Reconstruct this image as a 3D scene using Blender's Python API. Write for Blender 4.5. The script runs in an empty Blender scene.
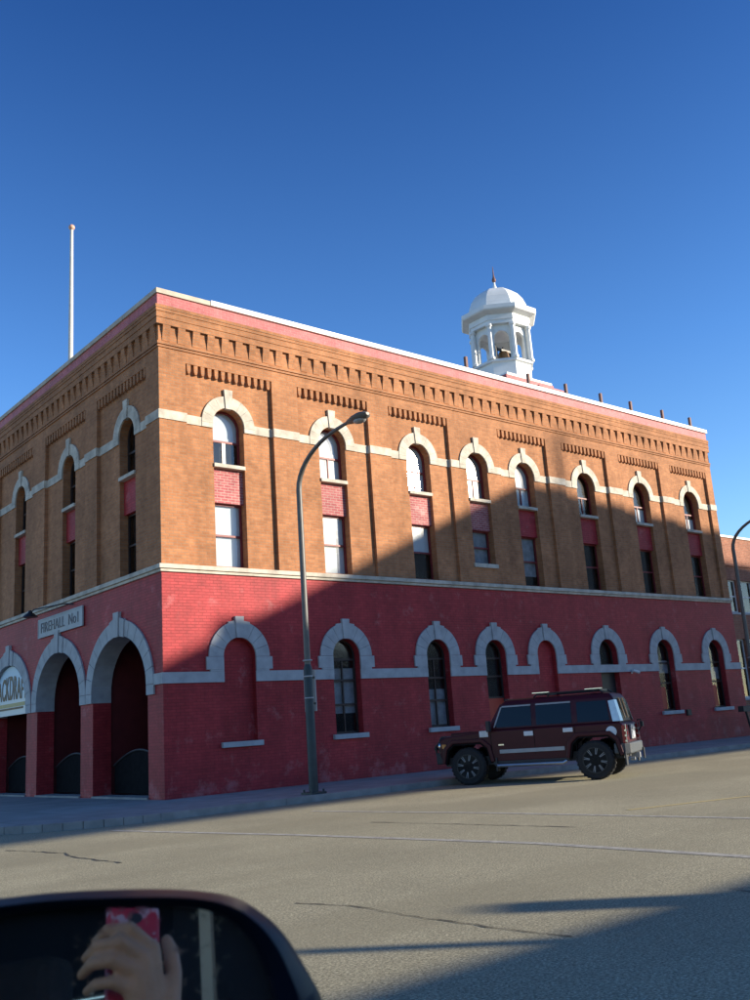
import bpy, bmesh, math, random
from mathutils import Vector, Matrix
random.seed(7)
SC = bpy.context.scene
COL = SC.collection
PI = math.pi
V = Vector

# ------------------------------------------------------------------ helpers
class MB:
    """collects shapes; build() links them as ONE mesh object"""
    def __init__(s): s.bm = bmesh.new()
    def face(s, pts):
        try: return s.bm.faces.new([s.bm.verts.new(p) for p in pts])
        except ValueError: return None
    def box(s, a, b, f=None):
        x0, x1 = sorted((a[0], b[0])); y0, y1 = sorted((a[1], b[1])); z0, z1 = sorted((a[2], b[2]))
        c = [(x, y, z) for x in (x0, x1) for y in (y0, y1) for z in (z0, z1)]
        if f: c = [f(*p) for p in c]
        v = [s.bm.verts.new(p) for p in c]
        for q in ((0, 1, 3, 2), (4, 6, 7, 5), (0, 4, 5, 1), (2, 3, 7, 6), (0, 2, 6, 4), (1, 5, 7, 3)):
            s.bm.faces.new([v[i] for i in q])
    def prism(s, poly, f, d0, d1):
        """poly of (u,z); f(u,d,z) -> xyz"""
        A = [s.bm.verts.new(f(u, d0, z)) for u, z in poly]
        B = [s.bm.verts.new(f(u, d1, z)) for u, z in poly]
        n = len(poly)
        s.bm.faces.new(A); s.bm.faces.new(B[::-1])
        for i in range(n):
            s.bm.faces.new((A[i], B[i], B[(i+1) % n], A[(i+1) % n]))
    def loft(s, rings, cap=True, closed=True):
        R = [[s.bm.verts.new(p) for p in r] for r in rings]
        n = len(R[0])
        for a, b in zip(R, R[1:]):
            for i in range(n if closed else n-1):
                s.bm.faces.new((a[i], a[(i+1) % n], b[(i+1) % n], b[i]))
        if cap:
            s.bm.faces.new(R[0][::-1]); s.bm.faces.new(R[-1])
    def tube(s, pts, rad, n=10, cap=True):
        pts = [V(p) for p in pts]
        if not isinstance(rad, (list, tuple)): rad = [rad]*len(pts)
        rings = []; ref = None
        for i, p in enumerate(pts):
            t = (pts[min(i+1, len(pts)-1)] - pts[max(i-1, 0)]).normalized()
            if ref is None:
                ref = t.orthogonal().normalized()
            a = (ref - t*ref.dot(t))
            a = a.normalized() if a.length > 1e-6 else t.orthogonal().normalized()
            ref = a; b = t.cross(a)
            rings.append([p + (a*math.cos(2*PI*k/n) + b*math.sin(2*PI*k/n))*rad[i] for k in range(n)])
        s.loft(rings, cap)
    def lathe(s, prof, c, n=24, axis='Z', phase=0.0):
        """prof of (r, h)"""
        rings = []
        for r, h in prof:
            ring = []
            for k in range(n):
                a = 2*PI*k/n + phase
                x, y = r*math.cos(a), r*math.sin(a)
                if axis == 'Z': q = (x, y, h)
                elif axis == 'Y': q = (x, h, y)
                else: q = (h, x, y)
                ring.append((c[0]+q[0], c[1]+q[1], c[2]+q[2]))
            rings.append(ring)
        s.loft(rings)
    def ball(s, c, r, seg=14, sc=(1, 1, 1)):
        m = Matrix.Translation(V(c)) @ Matrix.Diagonal((sc[0], sc[1], sc[2], 1))
        bmesh.ops.create_uvsphere(s.bm, u_segments=seg, v_segments=seg//2+2, radius=r, matrix=m)
    def build(s, name, mat, parent=None, smooth=False, bevel=0, angle=35):
        bmesh.ops.recalc_face_normals(s.bm, faces=s.bm.faces[:])
        me = bpy.data.meshes.new(name); s.bm.to_mesh(me); s.bm.free()
        for m in (mat if isinstance(mat, (list, tuple)) else [mat]): me.materials.append(m)
        o = bpy.data.objects.new(name, me); COL.objects.link(o)
        if parent: o.parent = parent
        if smooth:
            for p in me.polygons: p.use_smooth = True
            try: me.set_sharp_from_angle(angle=math.radians(angle))
            except Exception: pass
        if bevel:
            b = o.modifiers.new('bevel', 'BEVEL'); b.width = bevel; b.segments = 2; b.limit_method = 'ANGLE'; b.angle_limit = math.radians(40)
        return o

def tag(o, label=None, cat=None, group=None, kind=None):
    for k, v in (('label', label), ('category', cat), ('group', group), ('kind', kind)):
        if v: o[k] = v
    return o
def thing(name, label, cat, loc=(0, 0, 0), rz=0.0, group=None):
    o = bpy.data.objects.new(name, None); COL.objects.link(o)
    o.location = loc; o.rotation_euler = (0, 0, rz); o.empty_display_size = .3
    return tag(o, label, cat, group)
def dup(root, loc, rz=0.0, label=None):
    r = root.copy(); COL.objects.link(r); r.location = loc; r.rotation_euler = (0, 0, rz)
    if label: r['label'] = label
    for ch in list(root.children):
        c = ch.copy(); COL.objects.link(c); c.parent = r
        for g in ch.children:
            d = g.copy(); COL.objects.link(d); d.parent = c
    return r

# ------------------------------------------------------------------ materials
def nodes(name):
    m = bpy.data.materials.new(name); m.use_nodes = True
    nt = m.node_tree; b = nt.nodes['Principled BSDF']
    return m, nt, b
def lk(nt, a, b): nt.links.new(a, b)
def noise(nt, vec, scale, detail=4, rough=.55):
    n = nt.nodes.new('ShaderNodeTexNoise'); n.inputs['Scale'].default_value = scale
    n.inputs['Detail'].default_value = detail; n.inputs['Roughness'].default_value = rough
    if vec: lk(nt, vec, n.inputs['Vector'])
    return n.outputs['Fac']
def ramp(nt, fac, stops):
    r = nt.nodes.new('ShaderNodeValToRGB'); lk(nt, fac, r.inputs['Fac'])
    e = r.color_ramp.elements
    while len(e) < len(stops): e.new(.5)
    for i, (p, c) in enumerate(stops):
        e[i].position = p; e[i].color = (*c, 1) if len(c) == 3 else c
    return r.outputs['Color']
def mix(nt, fac, a, b, mode='MIX'):
    m = nt.nodes.new('ShaderNodeMix'); m.data_type = 'RGBA'; m.blend_type = mode
    if isinstance(fac, (int, float)): m.inputs[0].default_value = fac
    else: lk(nt, fac, m.inputs[0])
    for s, i in ((a, 6), (b, 7)):
        if isinstance(s, tuple): m.inputs[i].default_value = (*s, 1)
        else: lk(nt, s, m.inputs[i])
    return m.outputs[2]
def bump(nt, b, h, strength=.3, dist=.01):
    n = nt.nodes.new('ShaderNodeBump'); n.inputs['Strength'].default_value = strength; n.inputs['Distance'].default_value = dist
    lk(nt, h, n.inputs['Height']); lk(nt, n.outputs['Normal'], b.inputs['Normal'])
def pos(nt):
    return nt.nodes.new('ShaderNodeNewGeometry').outputs['Position']
def objco(nt):
    return nt.nodes.new('ShaderNodeTexCoord').outputs['Object']
def g(v): return (v, v, v)

def plain(name, c, rough=.6, metal=0.0, var=.18, scale=6, spec=.4, bumps=.0):
    m, nt, b = nodes(name)
    p = objco(nt)
    f = noise(nt, p, scale, 5)
    lo = tuple(x*(1-var) for x in c); hi = tuple(min(1, x*(1+var)) for x in c)
    lk(nt, ramp(nt, f, [(.3, lo), (.7, hi)]), b.inputs['Base Color'])
    b.inputs['Roughness'].default_value = rough; b.inputs['Metallic'].default_value = metal
    b.inputs['Specular IOR Level'].default_value = spec
    if bumps: bump(nt, b, noise(nt, p, scale*8, 3), bumps, .004)
    return m
def brick(name, c1, c2, mortar, rough=.85, ms=.012, streak=(.72, 1.12), painted=False, bs=.35):
    m, nt, b = nodes(name)
    P = pos(nt)
    sp = nt.nodes.new('ShaderNodeSeparateXYZ'); lk(nt, P, sp.inputs[0])
    ad = nt.nodes.new('ShaderNodeMath'); lk(nt, sp.outputs[0], ad.inputs[0]); lk(nt, sp.outputs[1], ad.inputs[1])
    cb = nt.nodes.new('ShaderNodeCombineXYZ'); lk(nt, ad.outputs[0], cb.inputs[0]); lk(nt, sp.outputs[2], cb.inputs[1])
    t = nt.nodes.new('ShaderNodeTexBrick'); lk(nt, cb.outputs[0], t.inputs['Vector'])
    t.inputs['Scale'].default_value = 1; t.inputs['Brick Width'].default_value = .235; t.inputs['Row Height'].default_value = .08
    t.inputs['Mortar Size'].default_value = ms; t.inputs['Mortar Smooth'].default_value = .3; t.inputs['Bias'].default_value = 0
    t.inputs['Color1'].default_value = (*c1, 1); t.inputs['Color2'].default_value = (*c2, 1); t.inputs['Mortar'].default_value = (*mortar, 1)
    n1 = noise(nt, P, .55, 6, .6)
    mp = nt.nodes.new('ShaderNodeMapping'); mp.inputs['Scale'].default_value = (2.2, 2.2, .35); lk(nt, P, mp.inputs['Vector'])
    n2 = noise(nt, mp.outputs[0], 1.0, 5, .6)
    n3 = noise(nt, P, 5.5, 4, .6)
    c = mix(nt, 1.0, t.outputs['Color'], ramp(nt, n1, [(.3, g(streak[0])), (.7, g(streak[1]))]), 'MULTIPLY')
    c = mix(nt, .85, c, ramp(nt, n2, [(.30, g(.80)), (.60, g(1.06))]), 'MULTIPLY')
    c = mix(nt, .8, c, ramp(nt, n3, [(.3, g(.8)), (.7, g(1.15))]), 'MULTIPLY')
    if painted:      # worn patches where the paint has gone chalky
        w0 = noise(nt, P, 1.7, 8, .7)
        mr = nt.nodes.new('ShaderNodeMapRange'); lk(nt, sp.outputs[2], mr.inputs[0])
        for k_, v_ in ((1, .1), (2, 1.0), (3, .09), (4, 0.0)): mr.inputs[k_].default_value = v_
        aw = nt.nodes.new('ShaderNodeMath'); lk(nt, w0, aw.inputs[0]); lk(nt, mr.outputs[0], aw.inputs[1]); w = aw.outputs[0]     # paint peels most near the ground
        c = mix(nt, ramp(nt, w, [(.57, g(0)), (.73, g(.40))]), c, painted)
    lk(nt, c, b.inputs['Base Color'])
    b.inputs['Roughness'].default_value = rough; b.inputs['Specular IOR Level'].default_value = .25
    inv = nt.nodes.new('ShaderNodeMath'); inv.operation = 'SUBTRACT'; inv.inputs[0].default_value = 1; lk(nt, t.outputs['Fac'], inv.inputs[1])
    bump(nt, b, inv.outputs[0], bs, .01)
    return m

M = {}
M['brick'] = brick('ochre_brick', (.44, .190, .084), (.345, .142, .062), (.32, .185, .11))
M['brickfar'] = brick('russet_brick', (.36, .14, .085), (.27, .10, .06), (.30, .19, .14))
M['redpaint'] = brick('red_painted_brick', (.39, .034, .040), (.325, .026, .032), (.26, .022, .026), rough=.6, ms=.010, streak=(.78, 1.15), painted=(.54, .23, .23), bs=.5)
M['redspan'] = brick('worn_red_brick', (.40, .12, .12), (.33, .07, .08), (.45, .28, .25), rough=.7, streak=(.8, 1.15), painted=(.66, .50, .46), bs=.5)
M['pinkband'] = brick('faded_red_paint_brick', (.50, .13, .135), (.44, .10, .11), (.46, .19, .18), rough=.6, streak=(.85, 1.15), painted=(.62, .36, .33), bs=.5)
M['limestone'] = plain('cream_limestone', (.45, .41, .345), .85, var=.28, scale=3, bumps=.3)
M['greystone'] = plain('grey_painted_stone', (.355, .365, .375), .75, var=.16, scale=3, bumps=.3)
M['whitecap'] = plain('white_metal_coping', (.72, .70, .66), .45, var=.08, scale=1.3)
M['stonecap'] = plain('buff_stone_coping', (.42, .37, .30), .8, var=.2, scale=3, bumps=.3)
M['white'] = plain('white_paint', (.74, .76, .75), .5, var=.07, scale=2)
M['whitedome'] = plain('white_painted_sheet_metal', (.70, .73, .73), .42, var=.08, scale=1.5)
M['redframe'] = plain('dark_red_frame', (.17, .022, .024), .5, var=.2)
M['darkframe'] = plain('dark_brown_frame', (.035, .022, .02), .5, var=.2)
M['whiteframe'] = plain('white_frame', (.62, .62, .6), .5, var=.1)
M['reddoor'] = plain('dark_red_door', (.10, .014, .016), .5, var=.2, scale=3)
M['orangered'] = plain('orange_red_board', (.42, .045, .022), .55, var=.15, scale=2)
M['blackmetal'] = plain('black_metal', (.018, .018, .02), .45, var=.2)
M['matblack'] = plain('matt_black_metal', (.012, .012, .013), .95, var=.2, spec=.05)
M['green'] = plain('dark_green_paint', (.025, .037, .040), .5, var=.2, scale=4)
M['lamppaint'] = plain('sunlit_grey_paint', (.10, .095, .09), .45, var=.2, scale=4)  # paler than the dark green post: sun on the upper pole put into colour
M['grey'] = plain('grey_metal', (.30, .31, .32), .45, var=.1)
M['room'] = plain('dark_room', (.012, .011, .012), .9, var=.3)
M['blind'] = plain('white_blind', (.74, .75, .76), .8, var=.06, scale=2)
M['curtain'] = plain('grey_curtain', (.34, .33, .34), .9, var=.25, scale=5)
M['bell'] = plain('bronze_bell', (.36, .20, .09), .38, metal=.85, var=.15)
M['orangeball'] = plain('faded_orange_ball', (.58, .33, .24), .5, var=.1)
M['polewhite'] = plain('weathered_white_pole', (.55, .54, .5), .55, var=.12, scale=3)
M['rust'] = plain('rusty_brown_pipe', (.17, .085, .07), .7, var=.2, scale=8)
M['roof'] = plain('tar_roof', (.10, .09, .085), .9, var=.2)
M['kerb'] = plain('kerb_concrete', (.26, .25, .235), .85, var=.2, scale=3, bumps=.3)
M['signwhite'] = plain('faded_white_board', (.34, .36, .37), .6, var=.15, scale=2)
M['letters'] = plain('faded_dark_letters', (.09, .085, .10), .6, var=.2)
M['letterbrown'] = plain('brown_letters', (.16, .10, .05), .6, var=.2)
M['yellow'] = plain('yellow_line', (.50, .40, .17), .6, var=.1)
M['tyre'] = plain('tyre_rubber', (.016, .016, .017), .8, var=.2, scale=9)
M['chrome'] = plain('chrome', (.75, .76, .78), .14, metal=1, var=.04)
M['dullchrome'] = plain('dull_chrome', (.42, .43, .45), .3, metal=.9, var=.1, scale=8)
M['plastic'] = plain('dark_grey_plastic', (.03, .03, .033), .6, var=.15)
M['bumper'] = plain('slate_grey_bumper', (.055, .062, .07), .55, var=.15)
M['decal'] = plain('white_decal', (.62, .64, .66), .5, var=.08)
M['amber'] = plain('amber_lens', (.55, .22, .05), .25, var=.1)
M['taillight'] = plain('red_lens', (.30, .02, .02), .2, var=.1)
M['skin'] = plain('skin', (.58, .31, .165), .5, var=.12, scale=30, bumps=.2)
M['jacket'] = plain('dark_jacket', (.02, .022, .028), .9, var=.3, scale=20)
M['hair'] = plain('dark_hair', (.02, .015, .012), .7, var=.3, scale=40)
M['cabin'] = plain('dark_car_lining', (.02, .02, .022), .85, var=.2, scale=10)
M['seat'] = plain('dark_seat_cloth', (.035, .033, .035), .9, var=.25, scale=20)
M['pillar'] = plain('beige_pillar_trim', (.50, .45, .32), .6, var=.08)
M['wallpanel'] = plain('grey_wall_panel', (.30, .29, .28), .8, var=.15, scale=1)

def carpaint(name, c, rough=.22):
    m, nt, b = nodes(name)
    f = noise(nt, objco(nt), 3, 5)
    lk(nt, ramp(nt, f, [(.3, tuple(x*.85 for x in c)), (.7, tuple(x*1.1 for x in c))]), b.inputs['Base Color'])
    b.inputs['Roughness'].default_value = rough; b.inputs['Coat Weight'].default_value = .25; b.inputs['Coat Roughness'].default_value = .1; b.inputs['Specular IOR Level'].default_value = .3
    return m
M['maroon'] = carpaint('maroon_car_paint', (.048, .004, .010), .42)
for n_ in M['maroon'].node_tree.nodes:
    if n_.type == 'BSDF_PRINCIPLED': n_.inputs['Coat Weight'].default_value = .12; n_.inputs['Specular IOR Level'].default_value = .2
M['navy'] = carpaint('dark_navy_car_paint', (.010, .012, .020), .45)
for n_ in M['navy'].node_tree.nodes:
    if n_.type == 'BSDF_PRINCIPLED': n_.inputs['Coat Weight'].default_value = .04; n_.inputs['Specular IOR Level'].default_value = .12

def glass(name, rough=.07, tint=(.75, .8, .82), f0=.085):
    m, nt, b = nodes(name); nt.nodes.remove(b)
    out = nt.nodes['Material Output']
    tr = nt.nodes.new('ShaderNodeBsdfTransparent'); tr.inputs[0].default_value = (*tint, 1)
    gl = nt.nodes.new('ShaderNodeBsdfGlossy'); gl.inputs['Roughness'].default_value = rough
    lw = nt.nodes.new('ShaderNodeLayerWeight'); lw.inputs[0].default_value = .5
    pw = nt.nodes.new('ShaderNodeMath'); pw.operation = 'POWER'; lk(nt, lw.outputs['Facing'], pw.inputs[0]); pw.inputs[1].default_value = 5
    fr = nt.nodes.new('ShaderNodeMath'); fr.operation = 'MULTIPLY_ADD'; lk(nt, pw.outputs[0], fr.inputs[0]); fr.inputs[1].default_value = 1-f0; fr.inputs[2].default_value = f0
    n = nt.nodes.new('ShaderNodeBump'); n.inputs['Strength'].default_value = .12; n.inputs['Distance'].default_value = .02
    lk(nt, noise(nt, objco(nt), 1.6, 2), n.inputs['Height']); lk(nt, n.outputs[0], gl.inputs['Normal'])
    mx = nt.nodes.new('ShaderNodeMixShader'); lk(nt, fr.outputs[0], mx.inputs[0]); lk(nt, tr.outputs[0], mx.inputs[1]); lk(nt, gl.outputs[0], mx.inputs[2])
    lk(nt, mx.outputs[0], out.inputs[0])
    return m
M['glass'] = glass('old_window_glass', .10)
M['carglass'] = glass('tinted_car_glass', .03, (.10, .12, .14), .045)

def mirror_mat():
    m, nt, b = nodes('dusty_mirror_glass')
    p = objco(nt)
    d = noise(nt, p, 180, 3, .7); d2 = noise(nt, p, 14, 4)
    b.inputs['Metallic'].default_value = .96
    lk(nt, ramp(nt, d2, [(.3, (.64, .63, .60)), (.7, (.71, .70, .67))]), b.inputs['Base Color'])
    lk(nt, ramp(nt, d, [(.55, g(.02)), (.8, g(.16))]), b.inputs['Roughness'])
    return m
M['mirror'] = mirror_mat()

def asphalt():
    m, nt, b = nodes('worn_asphalt')
    P = pos(nt)
    sp = noise(nt, P, 48, 4, .8); sp2 = noise(nt, P, 9, 5, .7)
    big = noise(nt, P, .33, 6, .6)
    vo = nt.nodes.new('ShaderNodeTexVoronoi'); vo.inputs['Scale'].default_value = 42; lk(nt, P, vo.inputs['Vector'])
    c = ramp(nt, sp, [(.32, (.11, .10, .066)), (.5, (.325, .295, .195)), (.66, (.62, .57, .39))])
    c = mix(nt, .55, c, ramp(nt, vo.outputs['Distance'], [(.0, g(1.35)), (.55, g(.75))]), 'MULTIPLY')
    c = mix(nt, .8, c, ramp(nt, sp2, [(.3, g(.82)), (.7, g(1.14))]), 'MULTIPLY')
    c = mix(nt, 1, c, ramp(nt, big, [(.3, g(.84)), (.7, g(1.14))]), 'MULTIPLY')
    # smoother, finer, worn wheel lanes along x
    s = nt.nodes.new('ShaderNodeMapping'); s.inputs['Scale'].default_value = (.05, .42, .1); s.inputs['Rotation'].default_value = (0, 0, .06); lk(nt, P, s.inputs['Vector'])
    lane = noise(nt, s.outputs[0], 1.0, 3, .5)
    c = mix(nt, ramp(nt, lane, [(.47, g(0)), (.57, g(.42))]), c, (.235, .21, .135))
    lk(nt, c, b.inputs['Base Color']); b.inputs['Roughness'].default_value = .92; b.inputs['Specular IOR Level'].default_value = .2
    bump(nt, b, sp, .35, .012)
    return m
M['asphalt'] = asphalt()
def concrete():
    m, nt, b = nodes('sidewalk_concrete')
    P = pos(nt)
    t = nt.nodes.new('ShaderNodeTexBrick'); lk(nt, P, t.inputs['Vector']); t.offset = 0
    t.inputs['Scale'].default_value = 1; t.inputs['Brick Width'].default_value = 1.5; t.inputs['Row Height'].default_value = 1.36
    t.inputs['Mortar Size'].default_value = .012; t.inputs['Color1'].default_value = (.27, .26, .245, 1); t.inputs['Color2'].default_value = (.235, .227, .215, 1)
    t.inputs['Mortar'].default_value = (.12, .115, .11, 1)
    c = mix(nt, 1, t.outputs['Color'], ramp(nt, noise(nt, P, 1.3, 6, .65), [(.3, g(.78)), (.7, g(1.15))]), 'MULTIPLY')
    c = mix(nt, .6, c, ramp(nt, noise(nt, P, 45, 3), [(.3, g(.8)), (.7, g(1.15))]), 'MULTIPLY')
    lk(nt, c, b.inputs['Base Color']); b.inputs['Roughness'].default_value = .9
    bump(nt, b, t.outputs['Fac'], .3, -.008)
    return m
M['concrete'] = concrete()
def wornpaint():
    m, nt, b = nodes('worn_white_road_paint')
    P = pos(nt)
    f = noise(nt, P, 7, 7, .75)
    c = mix(nt, ramp(nt, f, [(.42, g(0)), (.66, g(1))]), (.25, .235, .20), (.47, .45, .37))
    lk(nt, c, b.inputs['Base Color']); b.inputs['Roughness'].default_value = .85
    return m
M['roadpaint'] = wornpaint()
M['crack'] = plain('crack_fill', (.05, .047, .042), .95, var=.3, scale=10)

# ------------------------------------------------------------------ setting
CAM = V((-11.535, -22.328, 1.5))
mb = MB(); mb.face([(-400, -400, 0), (400, -400, 0), (400, 400, 0), (-400, 400, 0)])
tag(mb.build('road', M['asphalt']), kind='structure')
SWZ = .14
KY = -4.1
# far pavement with a rounded corner, kerb stones along its edge
rc = 3.4; kx = -5.6
arc = [(kx+rc-rc*math.cos(a), KY+rc-rc*math.sin(a)) for a in [PI/2*i/14 for i in range(15)]]
edge = [(kx, 90)] + arc + [(140, KY)]
ins = [(kx+.16, 90)] + [(kx+rc-(rc-.16)*math.cos(a), KY+rc-(rc-.16)*math.sin(a)) for a in [PI/2*i/14 for i in range(15)]] + [(140, KY+.16)]
mb = MB()
poly = ins + [(140, 90)]
mb.face([(x, y, SWZ) for x, y in poly])
tag(mb.build('pavement', M['concrete']), kind='structure')
mb = MB()
for (a, b, c, d) in zip(edge, edge[1:], ins[1:], ins):
    L = (V(a)-V(b)).length; n = max(1, int(L/3))
    for k in range(n):
        t0, t1 = k/n, (k+1)/n-.012/L
        q = lambda p, r, t: (p[0]+(r[0]-p[0])*t, p[1]+(r[1]-p[1])*t)
        a0, a1, d0, d1 = q(a, b, t0), q(a, b, t1), q(d, c, t0), q(d, c, t1)
        mb.loft([[(*a0, 0), (*a0, SWZ+.005), (*d0, SWZ+.005), (*d0, 0)], [(*a1, 0), (*a1, SWZ+.005), (*d1, SWZ+.005), (*d1, 0)]])
tag(mb.build('kerb', M['kerb']), kind='structure')
# near side pavement (behind the camera)
mb = MB(); mb.box((-5.6, -80, 0), (140, -26, SWZ)); tag(mb.build('pavement', M['concrete']), kind='structure')

def road_strip(name, pts, w, mat, z=.004, jag=0):
    mb = MB(); L = []; R = []
    P = []
    for a, b in zip(pts, pts[1:]):
        a, b = V(a), V(b); n = max(1, int((b-a).length/(.12 if jag else 1.0)))
        P += [a+(b-a)*i/n for i in range(n)]
    P.append(V(pts[-1]))
    for i, p in enumerate(P):
        t = (P[min(i+1, len(P)-1)]-P[max(i-1, 0)]).normalized(); nn = V((-t.y, t.x))
        ww = w*(random.uniform(.3, 1.3) if jag else 1); off = nn*(random.uniform(-jag, jag) if jag else 0)
        L.append(p+nn*ww/2+off); R.append(p-nn*ww/2+off)
    for i in range(len(P)-1):
        mb.face([(*L[i], z), (*L[i+1], z), (*R[i+1], z), (*R[i], z)])
    return tag(mb.build(name, mat), kind='structure')
road_strip('crosswalk_line', [(0.0, -6.2), (.55, -10.6), (1.05, -19)], .14, M['roadpaint'])
road_strip('crosswalk_line', [(-3.6, -4.9), (-2.75, -9.6), (-2.2, -14.0), (-2.3, -19.5)], .16, M['roadpaint'])
road_strip('centre_line', [(1.4, -12.7), (5, -13.9), (40, -15.5)], .11, M['yellow'])
road_strip('road_crack', [(-5.9, -6.0), (-5.6, -7.6), (-5.75, -8.4), (-5.7, -9.8)], .04, M['crack'], .005, .03)
road_strip('road_crack', [(-6.25, -14.6), (-6.05, -15.3), (-6.1, -16.2), (-6.0, -17.6)], .022, M['crack'], .005, .025)
road_strip('road_crack', [(-1.1, -9.4), (-.9, -11.2), (-.7, -13.4)], .035, M['crack'], .005, .02)
road_strip('road_crack', [(-4.3, -19.2), (-3.9, -17.6), (-3.0, -18.4)], .018, M['crack'], .005, .03)

# ------------------------------------------------------------------ the fire hall
HALL = thing('brick_firehall', 'brick corner fire hall with red painted ground floor, arched windows and white bell cupola', 'building')
LEN, WID = 27.7, 17.7
fL = lambda u, d, z: (u, d, z)      # long side, facing -y
fF = lambda u, d, z: (d, u, z)      # arched front, facing -x
LEDGE = 6.05; CORN = 12.14; TOP = 13.88

def arch(uc, rx, rz, spring, n=20, a0=PI, a1=0):
    return [(uc+rx*math.cos(a0+(a1-a0)*i/n), spring+rz*math.sin(a0+(a1-a0)*i/n)) for i in range(n+1)]
def wall(mb, f, u0, u1, z0, z1, d, ops, rd=.3):
    """sheet with openings (uc, hw, zb, spring, rz); rd is the reveal depth"""
    u = u0
    for uc, hw, zb, sp, rz in sorted(ops):
        a, b = uc-hw, uc+hw
        if a > u: mb.face([f(u, d, z0), f(a, d, z0), f(a, d, z1), f(u, d, z1)])
        if zb > z0: mb.face([f(a, d, z0), f(b, d, z0), f(b, d, zb), f(a, d, zb)])
        pts = arch(uc, hw, rz, sp)
        for p, q in zip(pts, pts[1:]):
            mb.face([f(p[0], d, p[1]), f(q[0], d, q[1]), f(q[0], d, z1), f(p[0], d, z1)])
            mb.face([f(p[0], d, p[1]), f(q[0], d, q[1]), f(q[0], d+rd, q[1]), f(p[0], d+rd, p[1])])
        for e in (a, b): mb.face([f(e, d, zb), f(e, d, sp), f(e, d+rd, sp), f(e, d+rd, zb)])
        mb.face([f(a, d, zb), f(b, d, zb), f(b, d+rd, zb), f(a, d+rd, zb)])
        u = b
    if u < u1: mb.face([f(u, d, z0), f(u1, d, z0), f(u1, d, z1), f(u, d, z1)])

XU = [2.22, 5.94, 9.55, 12.24, 14.85, 18.43, 22.10, 25.80]
YU = [2.20, 6.42, 10.72, 14.95]
HW = [.51, .51, .51, .52, .52, .55, .57, .58]
PAN = [(.83, 3.70), (4.62, 7.38), (8.27, 10.96), (13.47, 16.13), (17.06, 19.82), (20.69, 23.52), (24.37, 27.22)]
PANF = [(.78, 4.05), (4.91, 8.22), (9.33, 12.8), (13.65, 16.95)]
PD = .11; SP = 10.20; ZB = 6.10
# upper storey: recessed panels behind pilasters
mb = MB()
def upper(f, panels, cents, hws, length, flat=None):
    prev = 0.16 if f is fF else 0.0
    for (a, b), c, h in zip(panels, cents, hws):
        wall(mb, f, a, b, LEDGE-.1, 11.83, PD, [(c, h, ZB, SP, h)], .34)
        if not (flat and abs(b-flat[0]) < .01 and False):
            pass
    edges = sorted(panels)
    pil = []
    u = prev
    for a, b in edges:
        pil.append((u, a)); u = b
    pil.append((u, length))
    for a, b in pil:
        if flat and abs(a-flat[0]) < .01:
            wall(mb, f, a, b, LEDGE-.1, 11.80, 0, [(flat[2], .52, 6.74, SP, .52)], .45)
            for e in (a, b): mb.face([f(e, 0, LEDGE-.1), f(e, .13, LEDGE-.1), f(e, .13, 11.8), f(e, 0, 11.8)])
        else:
            mb.box((a, 0, LEDGE-.1), (b, .16, 11.80), f)
    mb.box((prev, 0, 11.80), (length, .16, CORN), f)
    # little brick dentils hanging along the head of each panel
    for a, b in panels:
        n = int(round((b-a)/.222)); p = (b-a)/n
        for i in range(n):
            c = a+(i+.5)*p
            mb.prism([(c-.055, 11.60), (c-.03, 11.52), (c+.03, 11.52), (c+.055, 11.60), (c+.062, 11.80), (c-.062, 11.80)], f, .012, .14)
upper(fL, PAN, [x for i, x in enumerate(XU) if i != 3], [h for i, h in enumerate(HW) if i != 3], LEN, (10.96, 13.47, 12.24))
upper(fF, PANF, YU, [.51]*4, WID)
mb.face([(LEN, 0, 0), (LEN, WID, 0), (LEN, WID, 13.4), (LEN, 0, 13.4)])
mb.face([(0, WID, 0), (LEN, WID, 0), (LEN, WID, 13.4), (0, WID, 13.4)])
mb.build('wall', M['brick'], HALL)

# lower storey, painted red
XL = [2.27, 5.92, 9.62, 12.27, 14.88, 18.42, 22.12, 25.85]
LW = [.50, .50, .50, .50, .50, .56, .57, .58]
LS = 3.64; SILL = 1.42
mb = MB()
ops = []
for i, (x, h) in enumerate(zip(XL, LW)):
    ops.append((x, h, 0.14 if i == 5 else SILL, LS, h))
wall(mb, fL, 0, LEN, 0, LEDGE-.1, 0, ops, .30)
AC = [2.575, 6.86, 11.21, 15.5]; AR = 1.715; AS = 3.0; AZ = 1.45
wall(mb, fF, 0, WID, 0, LEDGE-.1, 0, [(c, AR, .14, AS, AZ) for c in AC], .55)
# blind (bricked-up) openings
for i in (0, 4):
    x, h = XL[i], LW[i]
    mb.face([fL(u, .16, z) for u, z in [(x-h, SILL), (x+h, SILL)] + arch(x, h, h, LS)[::-1]])
o = mb.build('wall', M['redpaint'], HALL); o['label'] = 'red painted brick ground floor wall'

# porch behind the three big arches
mb = MB()
mb.face([(2.4, 0.43, 0.14), (2.4, WID, .14), (2.4, WID, 5.6), (2.4, .43, 5.6)])
mb.face([(.55, .43, 4.9), (2.4, .43, 4.9), (2.4, WID, 4.9), (.55, WID, 4.9)])
for y in (.35, 4.705, 9.035, 13.355, 17.4):
    mb.box((.55, max(.42, y-.36), .1), (2.4, y+.36, 4.9))
mb.build('porch', M['reddoor'], HALL)
for c in AC:
    mb = MB()
    for k in range(4):
        mb.box((1.55, c-1.35+k*.68, .16), (1.63, c-1.35+k*.68+.64, 3.6))
        for z in (.5, 1.5, 2.5): mb.box((1.53, c-1.27+k*.68, z), (1.56, c-1.27+k*.68+.48, z+.8))
    mb.build('door', M['reddoor'], HALL)
    mb = MB()
    mb.box((-.05, c-AR, .1), (.5, c+AR, .19)); mb.build('threshold', M['kerb'], HALL)
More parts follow.
